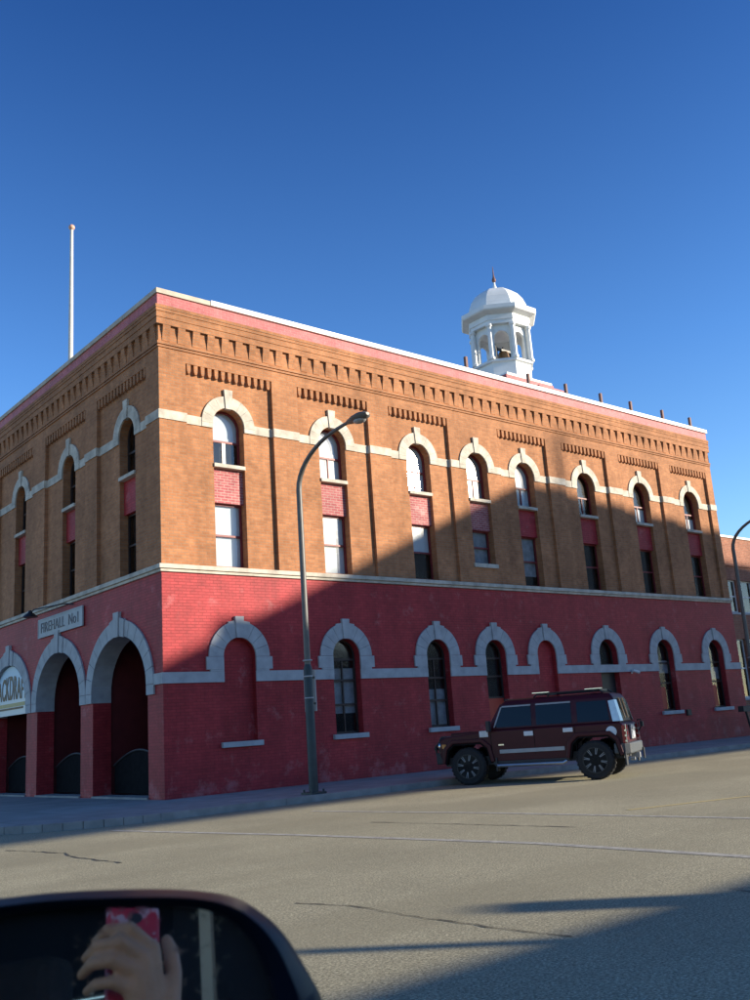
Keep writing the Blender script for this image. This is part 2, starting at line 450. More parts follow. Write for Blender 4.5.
for c in AC[:3]:
    mb = MB()
    pts = [(c-1.6+3.2*i/16, .98+.40*math.sin(PI*i/16)) for i in range(17)]
    mb.prism([(c-1.6, .22)] + pts + [(c+1.6, .22)], fF, .60, .63)
    gt = mb.build('gate', M['matblack'], HALL)
    mb = MB(); mb.tube([(.585, u, z) for u, z in pts], .028, 8); mb.build('top_rail', M['plastic'], gt, smooth=True)

# cornice
mb = MB()
def cornice(f, L, s):
    a, b = (-.0, L) if f is fL else (0.0, L)
    def course(z0, z1, p):
        if f is fL: mb.box((-p, -p, z0), (L+p*.3, .3, z1), f)
        else: mb.box((.3, -p, z0), (L, .3, z1), f)
    for z0, z1, p in s:
        if f is fL: mb.box((-p, -p, z0), (L, .2, z1), f)
        else: mb.box((.2, -p, z0), (L, .2, z1), f)
    pit = .462; n = int(L/pit); p = L/n
    for i in range(n):
        c = (i+.5)*p
        mb.loft([[f(c-.115, .03, 12.34), f(c-.115, -.008, 12.34), f(c-.115, -.025, 12.50), f(c-.115, -.062, 12.66), f(c-.115, -.075, 12.80), f(c-.115, .03, 12.80)],
                 [f(c+.115, .03, 12.34), f(c+.115, -.008, 12.34), f(c+.115, -.025, 12.50), f(c+.115, -.062, 12.66), f(c+.115, -.075, 12.80), f(c+.115, .03, 12.80)]])
steps = [(12.14, 12.20, .035), (12.22, 12.30, .055), (12.80, 12.90, .085), (12.905, 12.99, .075), (12.995, 13.08, .095), (13.085, 13.17, .085), (13.175, 13.26, .105), (13.265, 13.36, .12)]
cornice(fL, LEN, steps)
cornice(fF, WID, steps)
mb.box((.004, .004, 12.1), (LEN-.03, .2, 13.4)); mb.box((.004, .25, 12.1), (.2, WID-.03, 13.4))
mb.build('cornice', M['brick'], HALL)
mb = MB(); mb.box((-.03, -.03, 13.36), (LEN, .3, 13.72)); mb.box((-.03, .3, 13.36), (.3, WID, 13.72))
mb.box((LEN-.3, .3, 13.36), (LEN, WID, 13.72)); mb.box((.3, WID-.3, 13.36), (LEN-.3, WID, 13.72))
mb.build('parapet', M['pinkband'], HALL)
mb = MB(); mb.box((1.65, -.10, 13.725), (LEN+.06, .36, 13.89))
mb.box((LEN-.36, .36, 13.725), (LEN+.06, WID, 13.89)); o = mb.build('coping', M['whitecap'], HALL, bevel=.01); o['label'] = 'white metal coping'
mb = MB(); mb.box((-.08, -.08, 13.72), (1.645, .36, 13.87)); mb.box((-.08, .36, 13.72), (.36, WID, 13.87))
o = mb.build('coping', M['stonecap'], HALL, bevel=.01); o['label'] = 'weathered buff stone coping'
mb = MB(); mb.face([(.2, .2, 13.38), (LEN-.2, .2, 13.38), (LEN-.2, WID-.2, 13.38), (.2, WID-.2, 13.38)]); mb.build('roof', M['roof'], HALL)

# ledge between the storeys
mb = MB()
mb.box((-.11, -.11, 5.93), (LEN+.02, .1, 6.05)); mb.box((-.06, -.06, 5.85), (LEN+.01, .1, 5.93))
mb.box((-.11, .1, 5.93), (.1, WID, 6.05)); mb.box((-.06, .1, 5.85), (.1, WID, 5.93))
mb.build('ledge', M['limestone'], HALL, bevel=.012)

# upper belt course following the hoods; it steps in and out with the pilasters
B0, B1 = 10.06, 10.32
HO = .87
mb = MB()
def belt(f, panels, cents, hws, L, flat=None):
    def run(a, b, d):
        n = max(1, int(round((b-a)/.95))); mb = MB()
        for i in range(n):
            mb.box((a+(b-a)*i/n+(.003 if i else 0), d-.03, B0), (a+(b-a)*(i+1)/n, d+.1, B1), f)
        mb.build('belt_course', M['limestone'], HALL)
    u = -.03 if f is fL else .1
    first = u
    for (a, b), c in zip(panels, cents):
        if flat and u < flat[0]+.01 and a > flat[1]-.01 and False: pass
        if flat and abs(u-flat[0]) < .01:
            run(u-.003, flat[2]-HO, 0); run(flat[2]+HO, a+.003, 0)
        else: run(u-(0 if u == first else .003), a+.003, 0)
        run(a+.004, c-HO, PD); run(c+HO, b-.004, PD); u = b
    run(u-.003, L, 0)
belt(fL, PAN, [x for i, x in enumerate(XU) if i != 3], HW, LEN, (10.96, 13.47, 12.24))
belt(fF, PANF, YU, HW, WID)
# lower belt
mb = MB()
def run2(f, a, b):
    n = max(1, int(round((b-a)/.75))); mb = MB()
    for i in range(n): mb.box((a+(b-a)*i/n+(.004 if i else 0), -.045, 2.97), (a+(b-a)*(i+1)/n, .05, 3.25), f)
    mb.build('belt_course', M['greystone'], HALL)
u = -.045
for i, (x, h) in enumerate(zip(XL, LW)):
    if i == 5:
        run2(fL, u, x+h+.38); u = x+h+.38
    else:
        run2(fL, u, x-h-.001); u = x+h+.001
run2(fL, u, LEN)
run2(fF, .055, AC[0]-AR-.42)

def voussoirs(mb, f, uc, ri, ro, sp, d0, d1, n, rzi=None, rzo=None, skip=None, gap=.006):
    rzi = rzi or ri; rzo = rzo or ro
    for k in range(n):
        if skip is not None and k in skip: continue
        t0 = PI*k/n+gap; t1 = PI*(k+1)/n-gap
        inn = [(uc+ri*math.cos(t0+(t1-t0)*j/4), sp+rzi*math.sin(t0+(t1-t0)*j/4)) for j in range(5)]
        out = [(uc+ro*math.cos(t0+(t1-t0)*j/4), sp+rzo*math.sin(t0+(t1-t0)*j/4)) for j in range(5)]
        mb.prism(inn+out[::-1], f, d0, d1)
def upper_hood(f, c, h, d):
    mb = MB()
    voussoirs(mb, f, c, h+.012, HO, SP+.0, d-.045, d+.1, 9, gap=.004)
    for s in (-1, 1): mb.box((c+s*(h+.012), d-.045, B0), (c+s*HO, d+.1, SP-.003), f)
    mb.prism([(c-.10, SP+h-.02), (c+.10, SP+h-.02), (c+.14, 11.27), (c-.14, 11.27)], f, d-.075, d+.05)
    return mb.build('window_hood', M['limestone'], HALL)
def lower_hood(f, c, h):
    mb = MB()
    voussoirs(mb, f, c, h+.01, h+.45, LS, -.05, .05, 9, gap=.006)
    for s in (-1, 1):
        mb.box((c+s*(h+.01), -.05, 3.252), (c+s*(h+.42), .05, 3.30), f)
        mb.box((c+s*(h+.01), -.055, 3.302), (c+s*(h+.53), .05, LS-.004), f)
        if True: mb.box((c+s*(h+.01), -.048, 2.972), (c+s*(h+.40), .05, 3.25), f) if False else None
    mb.prism([(c-.10, LS+h), (c+.10, LS+h), (c+.135, 4.72), (c-.135, 4.72)], f, -.085, .05)
    for s in (-1, 1): mb.prism([(c+s*.137, LS+h+.3), (c+s*.137, 4.60), (c+s*.34, 4.57), (c+s*.34, LS+h+.2)], f, -.052, .05)
    return mb.build('window_hood', M['greystone'], HALL)
for i in range(8):
    upper_hood(fL, XU[i], HW[i], 0 if i == 3 else PD)
    lower_hood(fL, XL[i], LW[i])
for y in YU: upper_hood(fF, y, .51, PD)
# the heavy stone arches of the front
for c in AC:
    mb = MB()
    voussoirs(mb, fF, c, AR+.008, 2.13, AS, -.05, .06, 13, AZ+.008, 1.90, gap=.004)
    for s in (-1, 1): mb.box((c+s*(AR+.008), -.05, 2.74), (c+s*2.13, .06, AS-.004), fF)
    mb.prism([(c-.13, AS+AZ-.02), (c+.13, AS+AZ-.02), (c+.17, 5.12), (c-.17, 5.12)], fF, -.10, .05)
    for s in (-1, 1):
        mb.prism([(c+s*.18, AS+AZ-.01), (c+s*.43, AS+AZ-.06), (c+s*.47, 4.88), (c+s*.18, 4.96)], fF, -.075, .05)
    # stone lining of the reveal
    pts = [(c-AR+.006, 2.74)] + arch(c, AR-.006, AZ-.006, AS, 22) + [(c+AR-.006, 2.74)]
    for p, q in zip(pts, pts[1:]):
        mb.face([fF(p[0], -.049, p[1]), fF(q[0], -.049, q[1]), fF(q[0], .55, q[1]), fF(p[0], .55, p[1])])
    mb.build('arch_surround', M['greystone'], HALL)

# windows
def sheet(f, poly, d):
    mb = MB(); mb.face([f(u, d, z) for u, z in poly]); return mb
def bars(mb, f, lst, d0, d1):
    for u0, u1, z0, z1 in lst: mb.box((u0, d0, z0), (u1, d1, z1), f)
def arched_window(f, c, h, zb, sp, d, mullions, blind=None, fmat='redframe', label=None, whitebar=False, rails=(), back='room'):
    """arched sash: frame > pane, blind; d is the plane of the glass"""
    w = .055; h2 = h-.004
    mb = MB()
    outer = [(c-h2, zb)] + arch(c, h2, h2, sp, 18) + [(c+h2, zb)]
    inner = [(c-h2+w, zb+w)] + arch(c, h2-w, h2-w, sp, 18) + [(c+h2-w, zb+w)]
    n = len(outer)
    for i in range(n):
        j = (i+1) % n
        mb.loft([[f(outer[i][0], d-.03, outer[i][1]), f(inner[i][0], d-.03, inner[i][1]), f(inner[i][0], d+.03, inner[i][1]), f(outer[i][0], d+.03, outer[i][1])],
                 [f(outer[j][0], d-.03, outer[j][1]), f(inner[j][0], d-.03, inner[j][1]), f(inner[j][0], d+.03, inner[j][1]), f(outer[j][0], d+.03, outer[j][1])]], cap=False)
    bars(mb, f, [(c-h2+w, c+h2-w, z-.03, z+.03) for z in rails], d-.028, d+.028)
    if mullions: bars(mb, f, [(c-.022, c+.022, zb+w, (rails[-1]-.03) if rails else sp)], d-.024, d+.024)
    win = mb.build('window', M[fmat], HALL)
    if label: win['label'] = label
    if whitebar:
        mb = MB(); bars(mb, f, [(c-.075, c+.035, zb+w, rails[-1]-.03)], d-.027, d+.02); mb.build('mullion', M['whiteframe'], win)
    sheet(f, inner, d+.002).build('pane', M['glass'], win)
    mb = sheet(f, [(c-h2+.01, zb+.01)] + arch(c, h2-.01, h2-.01, sp, 14) + [(c+h2-.01, zb+.01)], d+.14)
    mb.build('dark_interior', M[back], win)
    if blind:
        z0, z1 = blind[0], blind[1]
        poly = [(c-h2+.03, z0), (c+h2-.03, z0), (c+h2-.03, z1), (c-h2+.03, z1)] if z1 <= sp else [(c-h2+.03, z0), (c+h2-.03, z0)] + arch(c, h2-.03, h2-.03, sp, 14)[::-1]
        sheet(f, poly, d+.06).build('blind', M[blind[2]], win)
    return win
def rect_window(f, c, h, zb, zt, d, blind=None, fmat='redframe', split=True):
    w = .05; h2 = h-.004; mb = MB()
    bars(mb, f, [(c-h2, c-h2+w, zb, zt), (c+h2-w, c+h2, zb, zt), (c-h2+w, c+h2-w, zb, zb+w), (c-h2+w, c+h2-w, zt-w, zt)], d-.03, d+.03)
    if split: bars(mb, f, [(c-h2+w, c+h2-w, (zb+zt)/2-.028, (zb+zt)/2+.028)], d-.032, d+.028)
    win = mb.build('window', M[fmat], HALL)
    sheet(f, [(c-h2+w, zb+w), (c+h2-w, zb+w), (c+h2-w, zt-w), (c-h2+w, zt-w)], d+.002).build('pane', M['glass'], win)
    sheet(f, [(c-h2+.01, zb+.01), (c+h2-.01, zb+.01), (c+h2-.01, zt-.01), (c-h2+.01, zt-.01)], d+.14).build('dark_interior', M['room'], win)
    if blind:
        z0, z1, m = blind
        sheet(f, [(c-h2+.03, z0), (c+h2-.03, z0), (c+h2-.03, z1), (c-h2+.03, z1)], d+.06).build('blind', M[m], win)
    return win
US, USB, LT = 9.04, 8.93, 7.92
BU = {0: (9.75, 11, 'blind'), 1: (9.1, 11, 'blind'), 2: (9.1, 11, 'blind'), 3: (9.1, 11, 'curtain'), 4: (9.1, 11, 'blind'), 6: (9.1, 9.7, 'blind'), 7: (9.1, 9.6, 'blind')}
BL = {0: (6.12, 7.9, 'blind'), 1: (6.12, 7.9, 'blind'), 2: (7.0, 7.9, 'blind'), 4: (6.5, 7.9, 'curtain'), 3: (6.8, 7.9, 'curtain')}  # third window: the white blind stands in for a reflection in the glass
def stack(f, c, h, base, i, side):
    """upper arched sash, sill, red spandrel, lower sash"""
    d = base+.28
    lb = 6.76 if (side == 'L' and i == 3) else 6.11
    arched_window(f, c, h, US+.01, SP, d, True, BU.get(i) if side == 'L' else None, whitebar=(side == 'L' and i == 0), rails=(9.78,), fmat='redframe' if side == 'L' else 'darkframe')
    mb = MB(); mb.box((c-h-.03 if False else c-h+.002, base-.05, USB), (c+h-.002, base+.30, US), f); mb.build('sill', M['limestone'], HALL, bevel=.008)
    mb = MB(); mb.box((c-h+.002, base+.13, LT+.02), (c+h-.002, base+.32, USB-.002), f); mb.build('spandrel', M['redspan'] if side == 'L' and i < 4 else M['redpaint'], HALL)
    rect_window(f, c, h, lb, LT+.018, d, BL.get(i) if side == 'L' else None, fmat='redframe' if side == 'L' else 'darkframe')
    if lb > 6.5:
        mb = MB(); mb.box((c-h-.06, base-.06, 6.60), (c+h+.06, base+.2, 6.742), f); mb.build('sill', M['limestone'], HALL, bevel=.008)
for i in range(8): stack(fL, XU[i], HW[i], 0 if i == 3 else PD, i, 'L')
for i in range(4): stack(fF, YU[i], .51, PD, i, 'F')
# ground floor windows of the long side
for i in range(8):
    x, h = XL[i], LW[i]
    if i != 5:
        mb = MB(); mb.box((x-h-.13, -.09, SILL-.14), (x+h+.13, .12, SILL-.002), fL); mb.build('sill', M['greystone'], HALL, bevel=.008)
    if i in (0, 4): continue
    if i == 5:
        arched_window(fL, x, h, 3.255, LS, .25, False, None, 'darkframe')
        mb = MB(); mb.box((x-h+.01, .22, .15), (x+h-.01, .28, 2.968))
        for z in (.4, 1.6): mb.box((x-h+.14, .20, z), (x+h-.14, .225, z+1.0))
        dr = mb.build('door', M['blackmetal'], HALL)
        mb = MB(); mb.ball((x-h+.12, .17, 1.15), .035, 10); mb.build('handle', M['chrome'], dr, smooth=True)
    else:
        bl = {1: (2.0, 3.3, 'curtain'), 2: (1.5, 2.6, 'curtain'), 3: None, 6: (2.9, 3.4, 'curtain'), 7: (2.6, 3.1, 'curtain')}.get(i)
        w = arched_window(fL, x, h, SILL+.01, LS, .25, i in (1, 2), bl, 'darkframe', rails=(2.25, 2.95, 3.55) if i in (1, 2, 3) else (2.5, 3.3))
        if i in (3, 6, 7):
            mb = MB(); mb.box((x-h+.07, .225, SILL+.07), (x+h*(.9 if i == 3 else .1)-.0, .245, 2.22 if i == 3 else 2.35), fL); mb.build('board', M['orangered'], w)

# small fittings on the long wall
t = thing('security_camera', 'small white camera on a bracket on the red wall right of the dark side door', 'camera', (19.75, 0, 2.95))
mb = MB(); mb.box((-.04, -.02, -.05), (.04, 0, .05)); mb.tube([(0, -.02, 0), (0, -.16, .02)], .015, 8); mb.build('bracket', M['decal'], t)
mb = MB(); mb.tube([(-.12, -.16, .06), (.18, -.22, -.02)], .055, 10); mb.build('camera_body', M['decal'], t, smooth=True)
t = thing('wall_vent', 'small dark square vent low on the red wall between the last two windows', 'vent', (23.2, 0, 1.30))
mb = MB(); mb.box((-.14, -.07, -.12), (.14, 0, .12)); mb.build('housing', M['plastic'], t)
mb = MB()
for k in range(4): mb.box((-.12, -.085, -.1+k*.052), (.12, -.071, -.075+k*.052))
mb.build('louvre', M['blackmetal'], t)

# cupola
CX, CY = 20.05, 5.1
CUP = bpy.data.objects.new('cupola', None); COL.objects.link(CUP); CUP.parent = HALL; CUP.location = (CX, CY, -.36)
ph = PI/8
oc = lambda prof: (lambda m: (m.lathe(prof, (0, 0, 0), 8, 'Z', ph), m)[1])(MB())
# radii are given to the corners of the octagon
k8 = 1/math.cos(PI/8)
oc([(1.30*k8, 16.55), (1.30*k8, 16.62), (1.22*k8, 16.64), (1.22*k8, 17.42), (1.34*k8, 17.45), (1.34*k8, 17.55), (1.1*k8, 17.56)]).build('base', M['white'], CUP)
mb = MB(); mb.box((-1.55, -1.5, 13.7), (1.6, 1.6, 16.5)); mb.box((.3, -1.75, 13.7), (2.0, 1.6, 16.26)); mb.box((1.5, -1.8, 13.7), (2.75, 1.5, 16.06))
mb.build('plinth', M['pinkband'], CUP)
mb = MB(); mb.box((-1.5, -1.5, 16.5), (1.5, 1.5, 16.6)); mb.build('flashing', M['white'], CUP)
# eight corner columns and an arched screen between each pair
Z0, Z1 = 17.55, 19.25
for k in range(8):
    a = k*PI/4+ph; rr = 1.26*k8
    mb = MB(); c = (rr*math.cos(a), rr*math.sin(a))
    mb.lathe([(.16, Z0), (.16, Z0+.1), (.115, Z0+.14), (.10, Z1-.16), (.15, Z1-.1), (.15, Z1)], (c[0], c[1], 0), 8, 'Z', a)
    mb.build('column', M['white'], CUP, smooth=True, angle=30)
mb = MB()
for k in range(8):
    a = k*PI/4; n = V((math.cos(a), math.sin(a), 0)); t = V((-n.y, n.x, 0))
    ap = 1.14; hw = .50
    f = lambda u, d, z, n=n, t=t: tuple(n*(ap-d)+t*u+V((0, 0, z)))
    rz = .35; sp = 18.60
    wall(mb, f, -hw, hw, Z0, Z1, 0, [(0, .34, Z0+.02, sp, .36)], .12)
    wall(mb, f, -hw, hw, Z0, Z1, .12, [(0, .34, Z0+.02, sp, .36)], .0)
mb.build('arcade', M['white'], CUP)
oc([(1.34*k8, Z1), (1.34*k8, Z1+.16), (1.38*k8, Z1+.17), (1.38*k8, Z1+.42), (1.50*k8, Z1+.47), (1.66*k8, Z1+.54), (1.70*k8, Z1+.60), (1.70*k8, Z1+.78), (1.5*k8, Z1+.86)]).build('eaves', M['white'], CUP)
D0 = Z1+.84
oc([(1.42*k8, D0), (1.36*k8, D0+.05), (1.30*k8, D0+.30), (1.18*k8, D0+.62), (.98*k8, D0+.93), (.70*k8, D0+1.18), (.36*k8, D0+1.33), (.12*k8, D0+1.38), (.11, D0+1.44)]).build('dome', M['whitedome'], CUP)
mb = MB(); mb.lathe([(.12, D0+1.40), (.09, D0+1.55), (.05, D0+1.66), (.045, D0+1.78)], (0, 0, 0), 10); mb.build('finial', M['white'], CUP, smooth=True)
mb = MB(); mb.lathe([(.02, D0+1.77), (.09, D0+1.84), (.10, D0+1.92), (.05, D0+2.04), (.03, D0+2.2), (.012, D0+2.6)], (0, 0, 0), 10); mb.build('spike', M['rust'], CUP, smooth=True)
mb = MB(); mb.face([(1.2*math.cos(a), 1.2*math.sin(a), Z1+.02) for a in [k*PI/4+ph for k in range(8)]]); mb.build('ceiling', M['white'], CUP)
# bell
B = thing('bronze_bell', 'bronze bell hanging inside the white rooftop cupola', 'bell', (CX-.05, CY-.15, 17.20))
mb = MB(); mb.lathe([(.40, 0), (.385, .04), (.32, .16), (.265, .34), (.245, .50), (.20, .60), (.08, .65)], (0, 0, .12), 24); mb.build('bell_body', M['bell'], B, smooth=True)
mb = MB(); mb.box((-.5, -.06, .76), (.5, .06, .86)); mb.tube([(0, 0, .75), (0, 0, .98)], .04, 8); mb.build('yoke', M['blackmetal'], B)
mb = MB()
for s in (-1, 1): mb.box((s*.5-.05, -.07, -.07), (s*.5+.05, .07, .9))
mb.build('stand', M['blackmetal'], B)
mb = MB(); mb.tube([(-.62, 0, .8), (-.66, .12, 1.0), (-.66, 0, 1.12), (-.66, -.14, .95), (-.66, 0, .76)], .025, 8); mb.build('wheel', M['blackmetal'], B, smooth=True)

# posts along the parapet
PX = [12.75, 16.2, 18.48, 20.77, 22.87, 25.25, 27.47]
plabs = ['thin rusty post on the parapet in front of the cupola columns', 'thin rusty post on the parapet at the right foot of the cupola plinth',
         'first rusty roof post standing clear right of the cupola', 'second rusty roof post standing clear right of the cupola', 'rusty roof post midway between cupola and right end of the parapet',
         'rusty roof post next to last from the right end of the parapet', 'rusty roof post nearest the right end of the parapet']
pt = thing('roof_post', plabs[0], 'roof post', (PX[0], .52, 13.38), group='rusty posts along the parapet')
mb = MB(); mb.box((-.055, -.055, 0), (.055, .055, 1.26)); mb.build('post', M['rust'], pt, bevel=.008)
mb = MB(); mb.box((-.11, -.11, 0), (.11, .11, .03)); mb.build('base_plate', M['rust'], pt)
for x, l in zip(PX[1:], plabs[1:]): dup(pt, (x, .52, 13.38), 0, l)

# flagpole
fp = thing('flagpole', 'tall pale flagpole with an orange ball rising above the front parapet', 'flagpole', (1.17, 9.0, 13.38))
mb = MB(); mb.tube([(0, 0, .1), (0, 0, 3.5), (0, 0, 6.98)], [.095, .08, .058], 12); mb.build('pole', M['polewhite'], fp, smooth=True)
mb = MB(); mb.ball((0, 0, 7.06), .115, 16); mb.build('ball', M['orangeball'], fp, smooth=True)
mb = MB(); mb.box((-.22, -.22, 0), (.22, .22, .1)); mb.build('base_plate', M['grey'], fp)

# signs
def text_mesh(name, body, size, mat, parent, loc, rot, sx=1.0, ext=.008, bold=.004):
    cu = bpy.data.curves.new(name, 'FONT'); cu.body = body; cu.size = size; cu.align_x = 'CENTER'; cu.align_y = 'CENTER'; cu.extrude = ext; cu.space_character = 1.06; cu.offset = bold
    tmp = bpy.data.objects.new(name, cu); COL.objects.link(tmp)
    dg = bpy.context.evaluated_depsgraph_get(); me = bpy.data.meshes.new_from_object(tmp.evaluated_get(dg))
    bpy.data.objects.remove(tmp)
    o = bpy.data.objects.new(name, me); COL.objects.link(o); me.materials.clear(); me.materials.append(mat)
    o.parent = parent; o.location = loc; o.rotation_euler = rot; o.scale = (sx, 1, 1)
    return o
FR = (PI/2, 0, -PI/2)        # text facing -x, reading towards -y
s1 = thing('name_board', 'long faded white name board with dark serif lettering above the middle front arch', 'sign', (-.02, 6.68, 5.07))
mb = MB(); mb.box((-.04, -1.77, -.02), (.0, 1.77, .58)); mb.build('board', M['signwhite'], s1, bevel=.006)
text_mesh('lettering', 'FIREHALL  No1', .46, M['letters'], s1, (-.045, 0, .27), FR, .97, bold=.0)
mb = MB()
for z in (.0, .56): mb.box((-.05, -1.77, z-.02), (-.041, 1.77, z+.02))
for y in (-1.75, 1.75): mb.box((-.05, y-.02, .02), (-.041, y+.02, .54))
mb.build('border', M['signwhite'], s1)
s2 = thing('arch_sign', 'round topped pale blue sign with brown capitals filling the head of a front arch', 'sign', (0, AC[2], 2.76))
mb = MB()
poly = [(-AR+.03, 0)] + [(AR*.985*math.cos(PI-PI*i/20), .24+(AZ-.03)*math.sin(PI*i/20)) for i in range(21)] + [(AR-.03, 0)]
mb.prism(poly, lambda u, d, z: (d, u, z), .06, .12)
def sign_mat():
    m, nt, b = nodes('pale_blue_sign_face')
    s = nt.nodes.new('ShaderNodeSeparateXYZ'); lk(nt, objco(nt), s.inputs[0])
    lk(nt, ramp(nt, s.outputs[2], [(.35, (.66, .66, .62)), (1.0, (.42, .56, .66))]), b.inputs['Base Color']); b.inputs['Roughness'].default_value = .5
    return m
mb.build('board', sign_mat(), s2)
lt = text_mesh('lettering', 'BACKDRAFT', .62, M['letterbrown'], s2, (.055, 0, .48), FR, .84, bold=.012)
for v in lt.data.vertices:            # the capitals grow taller towards the middle of the sign
    v.co.y = (v.co.y+.22)*(1.05+.75*max(0, 1-(v.co.x/1.75)**2))
mb = MB(); mb.box((.045, -1.35, .28), (.062, 1.35, .40)); o = mb.build('stripe', M['yellow'], s2)
mb = MB(); mb.box((.045, -1.2, .19), (.062, 1.2, .255)); mb.build('underline', M['letterbrown'], s2)
# gooseneck lamp
gl = thing('gooseneck_lamp', 'dark gooseneck barn lamp reaching out over the name board', 'wall lamp', (-.06, 5.6, 5.78))
mb = MB(); mb.tube([(0, 0, 0), (-.15, .35, .06), (-.4, 1.1, .05), (-.55, 1.75, .06), (-.58, 1.95, .0)], .02, 8); mb.build('arm', M['blackmetal'], gl, smooth=True)
mb = MB(); mb.lathe([(.05, .06), (.07, 0), (.2, -.1), (.24, -.15)], (-.58, 2.0, .0), 16); mb.build('lamp_shade', M['blackmetal'], gl, smooth=True)

# ------------------------------------------------------------------ neighbour
NB = thing('brick_building', 'lower russet brick building with white window frames beside the right end of the hall', 'building', (27.72, 1.7, 0))
mb = MB()
NBX = [3.75, 7.9, 12.0, 16.0]
H2 = 9.42
def rectwall(mb, u0, u1, z0, z1, cols, rows, d=0, rd=.2):
    u = u0
    for a, b in cols:
        mb.face([(u, d, z0), (a, d, z0), (a, d, z1), (u, d, z1)])
        z = z0
        for p, q in rows:
            mb.face([(a, d, z), (b, d, z), (b, d, p), (a, d, p)])
            for e in (a, b): mb.face([(e, d, p), (e, d, q), (e, d+rd, q), (e, d+rd, p)])
            for e in (p, q): mb.face([(a, d, e), (b, d, e), (b, d+rd, e), (a, d+rd, e)])
            z = q
        mb.face([(a, d, z), (b, d, z), (b, d, z1), (a, d, z1)])
        u = b
    mb.face([(u, d, z0), (u1, d, z0), (u1, d, z1), (u, d, z1)])
cols = [(2.45, 3.75), (3.95, 5.25), (7.6, 9.0), (9.2, 10.6), (13, 14.4), (14.6, 16)]
rows = [(1.75, 4.5), (5.75, 7.33)]
rectwall(mb, 0, 30, 0, H2, cols, rows)
mb.face([(0, 14, 0), (30, 14, 0), (30, 14, H2), (0, 14, H2)]); mb.face([(30, 0, 0), (30, 14, 0), (30, 14, H2), (30, 0, H2)])
mb.face([(0, .3, H2-.4), (30, .3, H2-.4), (30, 14, H2-.4), (0, 14, H2-.4)])
mb.box((0, -.06, 8.0), (30, .05, 8.10)); mb.box((0, .001, 9.0), (30, .3, H2-.002))
mb.build('wall', M['brickfar'], NB)
mb = MB(); mb.box((-.02, -.06, H2), (30, .34, H2+.1)); mb.build('coping', M['whitecap'], NB)
for a, b in cols:
    for p, q in rows:
        mb = MB(); w = .07
        for r in ((a, a+w, p, q), (b-w, b, p, q), (a+w, b-w, p, p+w), (a+w, b-w, q-w, q), (a+w, b-w, (p+q)/2-.03, (p+q)/2+.03)):
            mb.box((r[0], .12, r[2]), (r[1], .18, r[3]))
        wn = mb.build('window', M['whiteframe'], NB)
        mb = MB(); mb.face([(a+w, .15, p+w), (b-w, .15, p+w), (b-w, .15, q-w), (a+w, .15, q-w)]); mb.build('pane', M['glass'], wn)
        mb = MB(); mb.face([(a, .3, p), (b, .3, p), (b, .3, q), (a, .3, q)]); mb.build('dark_interior', M['room'], wn)
        mb = MB(); mb.box((a-.05, -.05, p-.1), (b+.05, .1, p-.002)); mb.build('sill', M['greystone'], wn)

# ------------------------------------------------------------------ street lamps
def lamp_post(label, loc):
    t = thing('street_lamp', label, 'street lamp', loc, group='curved arm street lamps')
    mb = MB(); mb.lathe([(.110, .05), (.104, 2.85), (.072, 2.95)], (0, 0, 0), 16); mb.build('post_base', M['green'], t, smooth=True)
    path = [(0, 0, 2.9), (0, 0, 5.0), (0, 0, 7.2)]
    for i in range(1, 11):
        a = PI/2*i/10*.93
        path.append((0, -2.05*(1-math.cos(a)), 7.2+1.12*math.sin(a)))
    path.append((0, path[-1][1]-.25, path[-1][2]+.02))
    n = len(path)
    mb = MB(); mb.tube(path, [.075-.035*i/(n-1) for i in range(n)], 12); mb.build('pole', M['lamppaint'], t, smooth=True)
    e = path[-1]
    mb = MB()
    rings = []
    for s, w, h0, h1 in ((0, .06, -.05, .05), (.12, .10, -.07, .07), (.3, .15, -.10, .09), (.5, .17, -.12, .09), (.66, .14, -.10, .06), (.74, .05, -.05, .02)):
        rings.append([(w*math.cos(2*PI*k/12), e[1]-s, e[2]+.02*s+(h1 if math.sin(2*PI*k/12) > 0 else -h0)*math.sin(2*PI*k/12)) for k in range(12)])
    mb.loft(rings); mb.build('lamp_head', M['lamppaint'], t, smooth=True)
    mb = MB(); mb.ball((0, e[1]-.44, e[2]-.075), .13, 14, (.95, 1.5, .55)); mb.build('lens', M['grey'], t, smooth=True)
    mb = MB(); mb.box((-.21, -.21, 0), (.21, .21, .05))
    for sx in (-1, 1):
        for sy in (-1, 1): mb.tube([(sx*.16, sy*.16, .05), (sx*.16, sy*.16, .11)], .025, 6)
    mb.build('base_plate', M['green'], t)
    for z in (2.15, 2.65, 3.02):
        mb = MB(); mb.lathe([(.111, z), (.118, z+.01), (.111, z+.03)], (0, 0, 0), 16)
        mb.build('strap', M['grey'], t, smooth=True)
    return t
L1 = lamp_post('dark curved street lamp on the pavement in front of the red wall', (1.80, -4.0+.22, SWZ))
L2 = dup(L1, (22.6, -3.35, SWZ), 0, 'curved street lamp at the right edge beyond the parked vehicle')
ps = thing('parking_sign', 'narrow grey parking sign seen edge on against the lamp post', 'sign', (1.80, -3.78, 1.95))
mb = MB(); mb.box((.17, -.02, .05), (.20, .43, 1.0)); mb.build('plate', M['grey'], ps)
mb = MB()
for z in (.2, .8): mb.box((.12, -.03, z), (.172, .03, z+.05))
mb.build('clip', M['blackmetal'], ps)

# railing at the right edge
rl = thing('metal_railing', 'dark metal railing on the pavement near the far lamp', 'railing', (24.0, -2.1, SWZ))
mb = MB(); mb.box((-.45, -.12, 1.05), (5.5, .12, 1.27)); mb.build('rail', M['plastic'], rl, bevel=.01)
for x in (.15, 2.6, 5.0):
    mb = MB(); mb.tube([(x-.25, 0, 1.06), (x+.05, 0, 0)], .045, 8); mb.build('leg', M['blackmetal'], rl, smooth=True)

